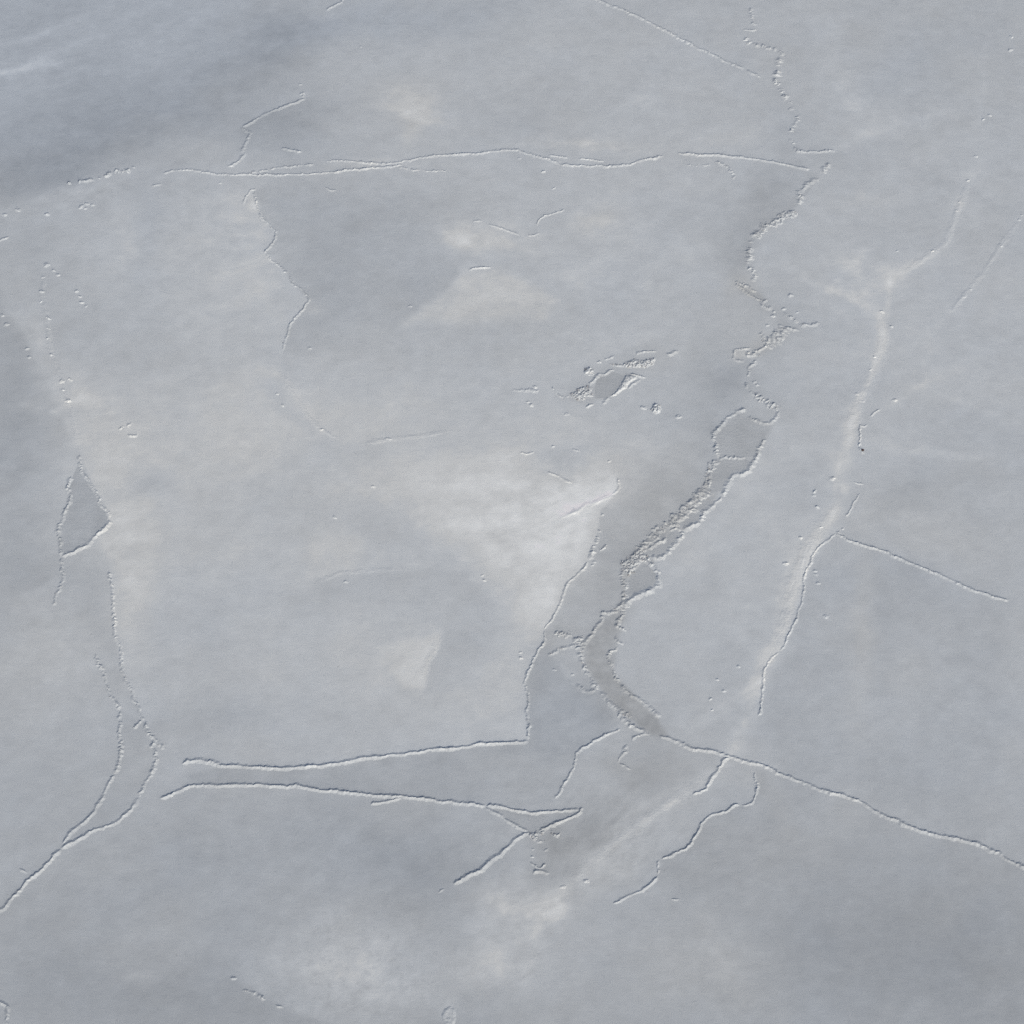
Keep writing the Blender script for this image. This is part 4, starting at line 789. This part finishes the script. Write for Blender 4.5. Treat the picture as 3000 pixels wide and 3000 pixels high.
row('little snow bump on the faint zigzag tail left of centre', 'bumps on the zigzag tail', [(812,1154,5),(828,1188,6),(942,1259,7)])
hummock(908, 1020, 7, .5, 'low white hummock right of the zigzag ridge foot')
hummock(1202, 897, 6, .5, 'low white bump at the left corner of the pale rounded patch')
row('snow bump on the faint drift near the upper right corner', 'bumps at the upper right', [(2963,108,6),(2960,147,7),(2899,338,6),(2880,350,6),(2858,458,6),(2836,529,6)], h=.65)
row('snow bump on the faint drift below the upper right bumps', 'bumps on the curved drift', [(2803,618,7),(2812,592,6),(2732,736,6),(2628,735,4)], h=.6)
row('tiny snow bump on the faint drift near the right frame edge', 'bumps near the right edge', [(2993,630,5),(2986,644,5),(2932,719,7),(2843,848,6),(2823,870,7)], h=.65)
row('small hummock on the pale streak above the dark speck', 'hummocks on the upper pale streak', [(2584,914,7),(2612,957,6),(2562,1046,5),(2550,1084,6),(2511,1155,7),(2530,1175,5)], h=.65)
hummock(2621, 1172, 8, .65, 'oval snow hummock above right of the dark speck')
row('snow bump in the loose cluster left of the pale streak', 'bumps left of the pale streak', [(2438,1402,9),(2386,1440,7),(2384,1452,6),(2394,1486,7)], h=.7)
row('lone snow hummock on the flat between channel and pale streak', 'hummocks between channel and streak', [(2406,1545,6),(2345,1575,7),(2302,1651,9)], h=.7)
row('small snow bump right of the dotted right hand ridge', 'bumps right of the right hand ridge', [(2388,1672,6),(2390,1683,6),(2396,1709,7),(2418,1806,9)], h=.6)
row('small snow hummock on the flat right of the lower channel', 'hummocks right of the lower channel', [(2164,1953,7),(2101,1991,6),(2121,2025,7),(2082,2047,6),(2086,2080,4)], h=.65)
row('small hummock above the arrow shaped junction', 'hummocks by the arrow junction', [(2267,913,5),(2265,925,7),(2296,905,6),(2335,915,5),(2248,953,6),(2316,866,8)], h=.65)
row('small snow lump below the pale round patch, beside the thin ridge', 'lumps below the pale round patch', [(2211,1119,6),(2218,1128,6)])
row('small lump below the flat triangular bank at centre', 'lumps below the triangular bank', [(1568,1134,7),(1547,1178,5),(1556,1187,7)])
hummock(1755, 1061, 7, .7, 'lone lump above the round rubble mound')
hummock(1885, 1194, 9, .7, 'flattened lump left of the lower round rubble mound')
hummock(1988, 1221, 9, .65, 'oval hummock right of the lower round rubble mound')
hummock(1660, 1214, 8, .4, 'low smooth hummock below the left rubble heap')
row('small snow bump on the brightest snow', 'bumps on the brightest snow', [(1620,1308,6),(1786,1351,6),(1765,1508,6)], h=.5)
row('lone snow bump on the pale flat left of centre', 'bumps left of centre', [(1093,1426,7),(980,1515,7),(1014,1704,7)], h=.55)
row('snow bump at the left border of the brightest snow', 'bumps on the left border of the bright snow', [(1413,1686,6),(1419,1700,6)], h=.55)
row('snow bump just left of the lower long bumpy ridge', 'bumps left of the bumpy ridge', [(1524,1912,6),(1526,1928,7)], h=.55)
row('small lump in the dark wedge left of the lower channel', 'lumps in the dark wedge', [(1624,1962,6),(1677,1976,6)], h=.6)
row('small snow lump between the bumpy ridge and the channel', 'lumps beside the bumpy ridge', [(1741,1646,6),(1736,1656,5)], h=.6)
row('small lump in the grey patch below the sliver pan heap', 'lumps below the sliver pan heap', [(1562,2488,5),(1600,2490,7),(1560,2510,5)], h=.6)
hummock(1716, 2581, 9, .7, 'white hummock on the pale streak near the bottom centre')
hummock(1650, 2598, 9, .5, 'smooth low hummock at the lower end of the pale streak')
hummock(684, 2866, 9, .7, 'lone white hummock near the bottom edge, left of the broken string')
mound('snow_mound', 'bright rounded snow mound cut by the bottom frame edge', [(1290,2975),(1300,2955),(1320,2945),(1336,2958),(1338,2985),(1330,3010),(1300,3010)], .45, .2, cat='snow mound', lift=6)

# ------------------------------------------------------------------ the dark speck on the right hand ridge
def speck(px, py, s, label):
    x, y = ground(px, py); bm = bmesh.new()
    bmesh.ops.create_icosphere(bm, subdivisions=2, radius=1.0)
    for v in bm.verts:
        k = 1 + .28 * float(vnoise(np.array([v.co.x * 1.7 + px]), np.array([v.co.y * 1.7 + v.co.z * 1.3]), 5)[0])
        v.co = Vector((v.co.x * s * .62, v.co.y * s * .5, max(v.co.z, -.4) * s * .42)) * k
    me = bpy.data.meshes.new('dark_lump'); bm.to_mesh(me); bm.free()
    me.materials.append(M_BROWN)
    o = bpy.data.objects.new('dark_lump', me); COL.objects.link(o); o.location = (float(x), float(y), s * .42 * .35 + .25)
    prop(o, label, 'debris')
speck(2527, 1320, 1.35, 'small dark brown lump on the dotted right hand ridge')
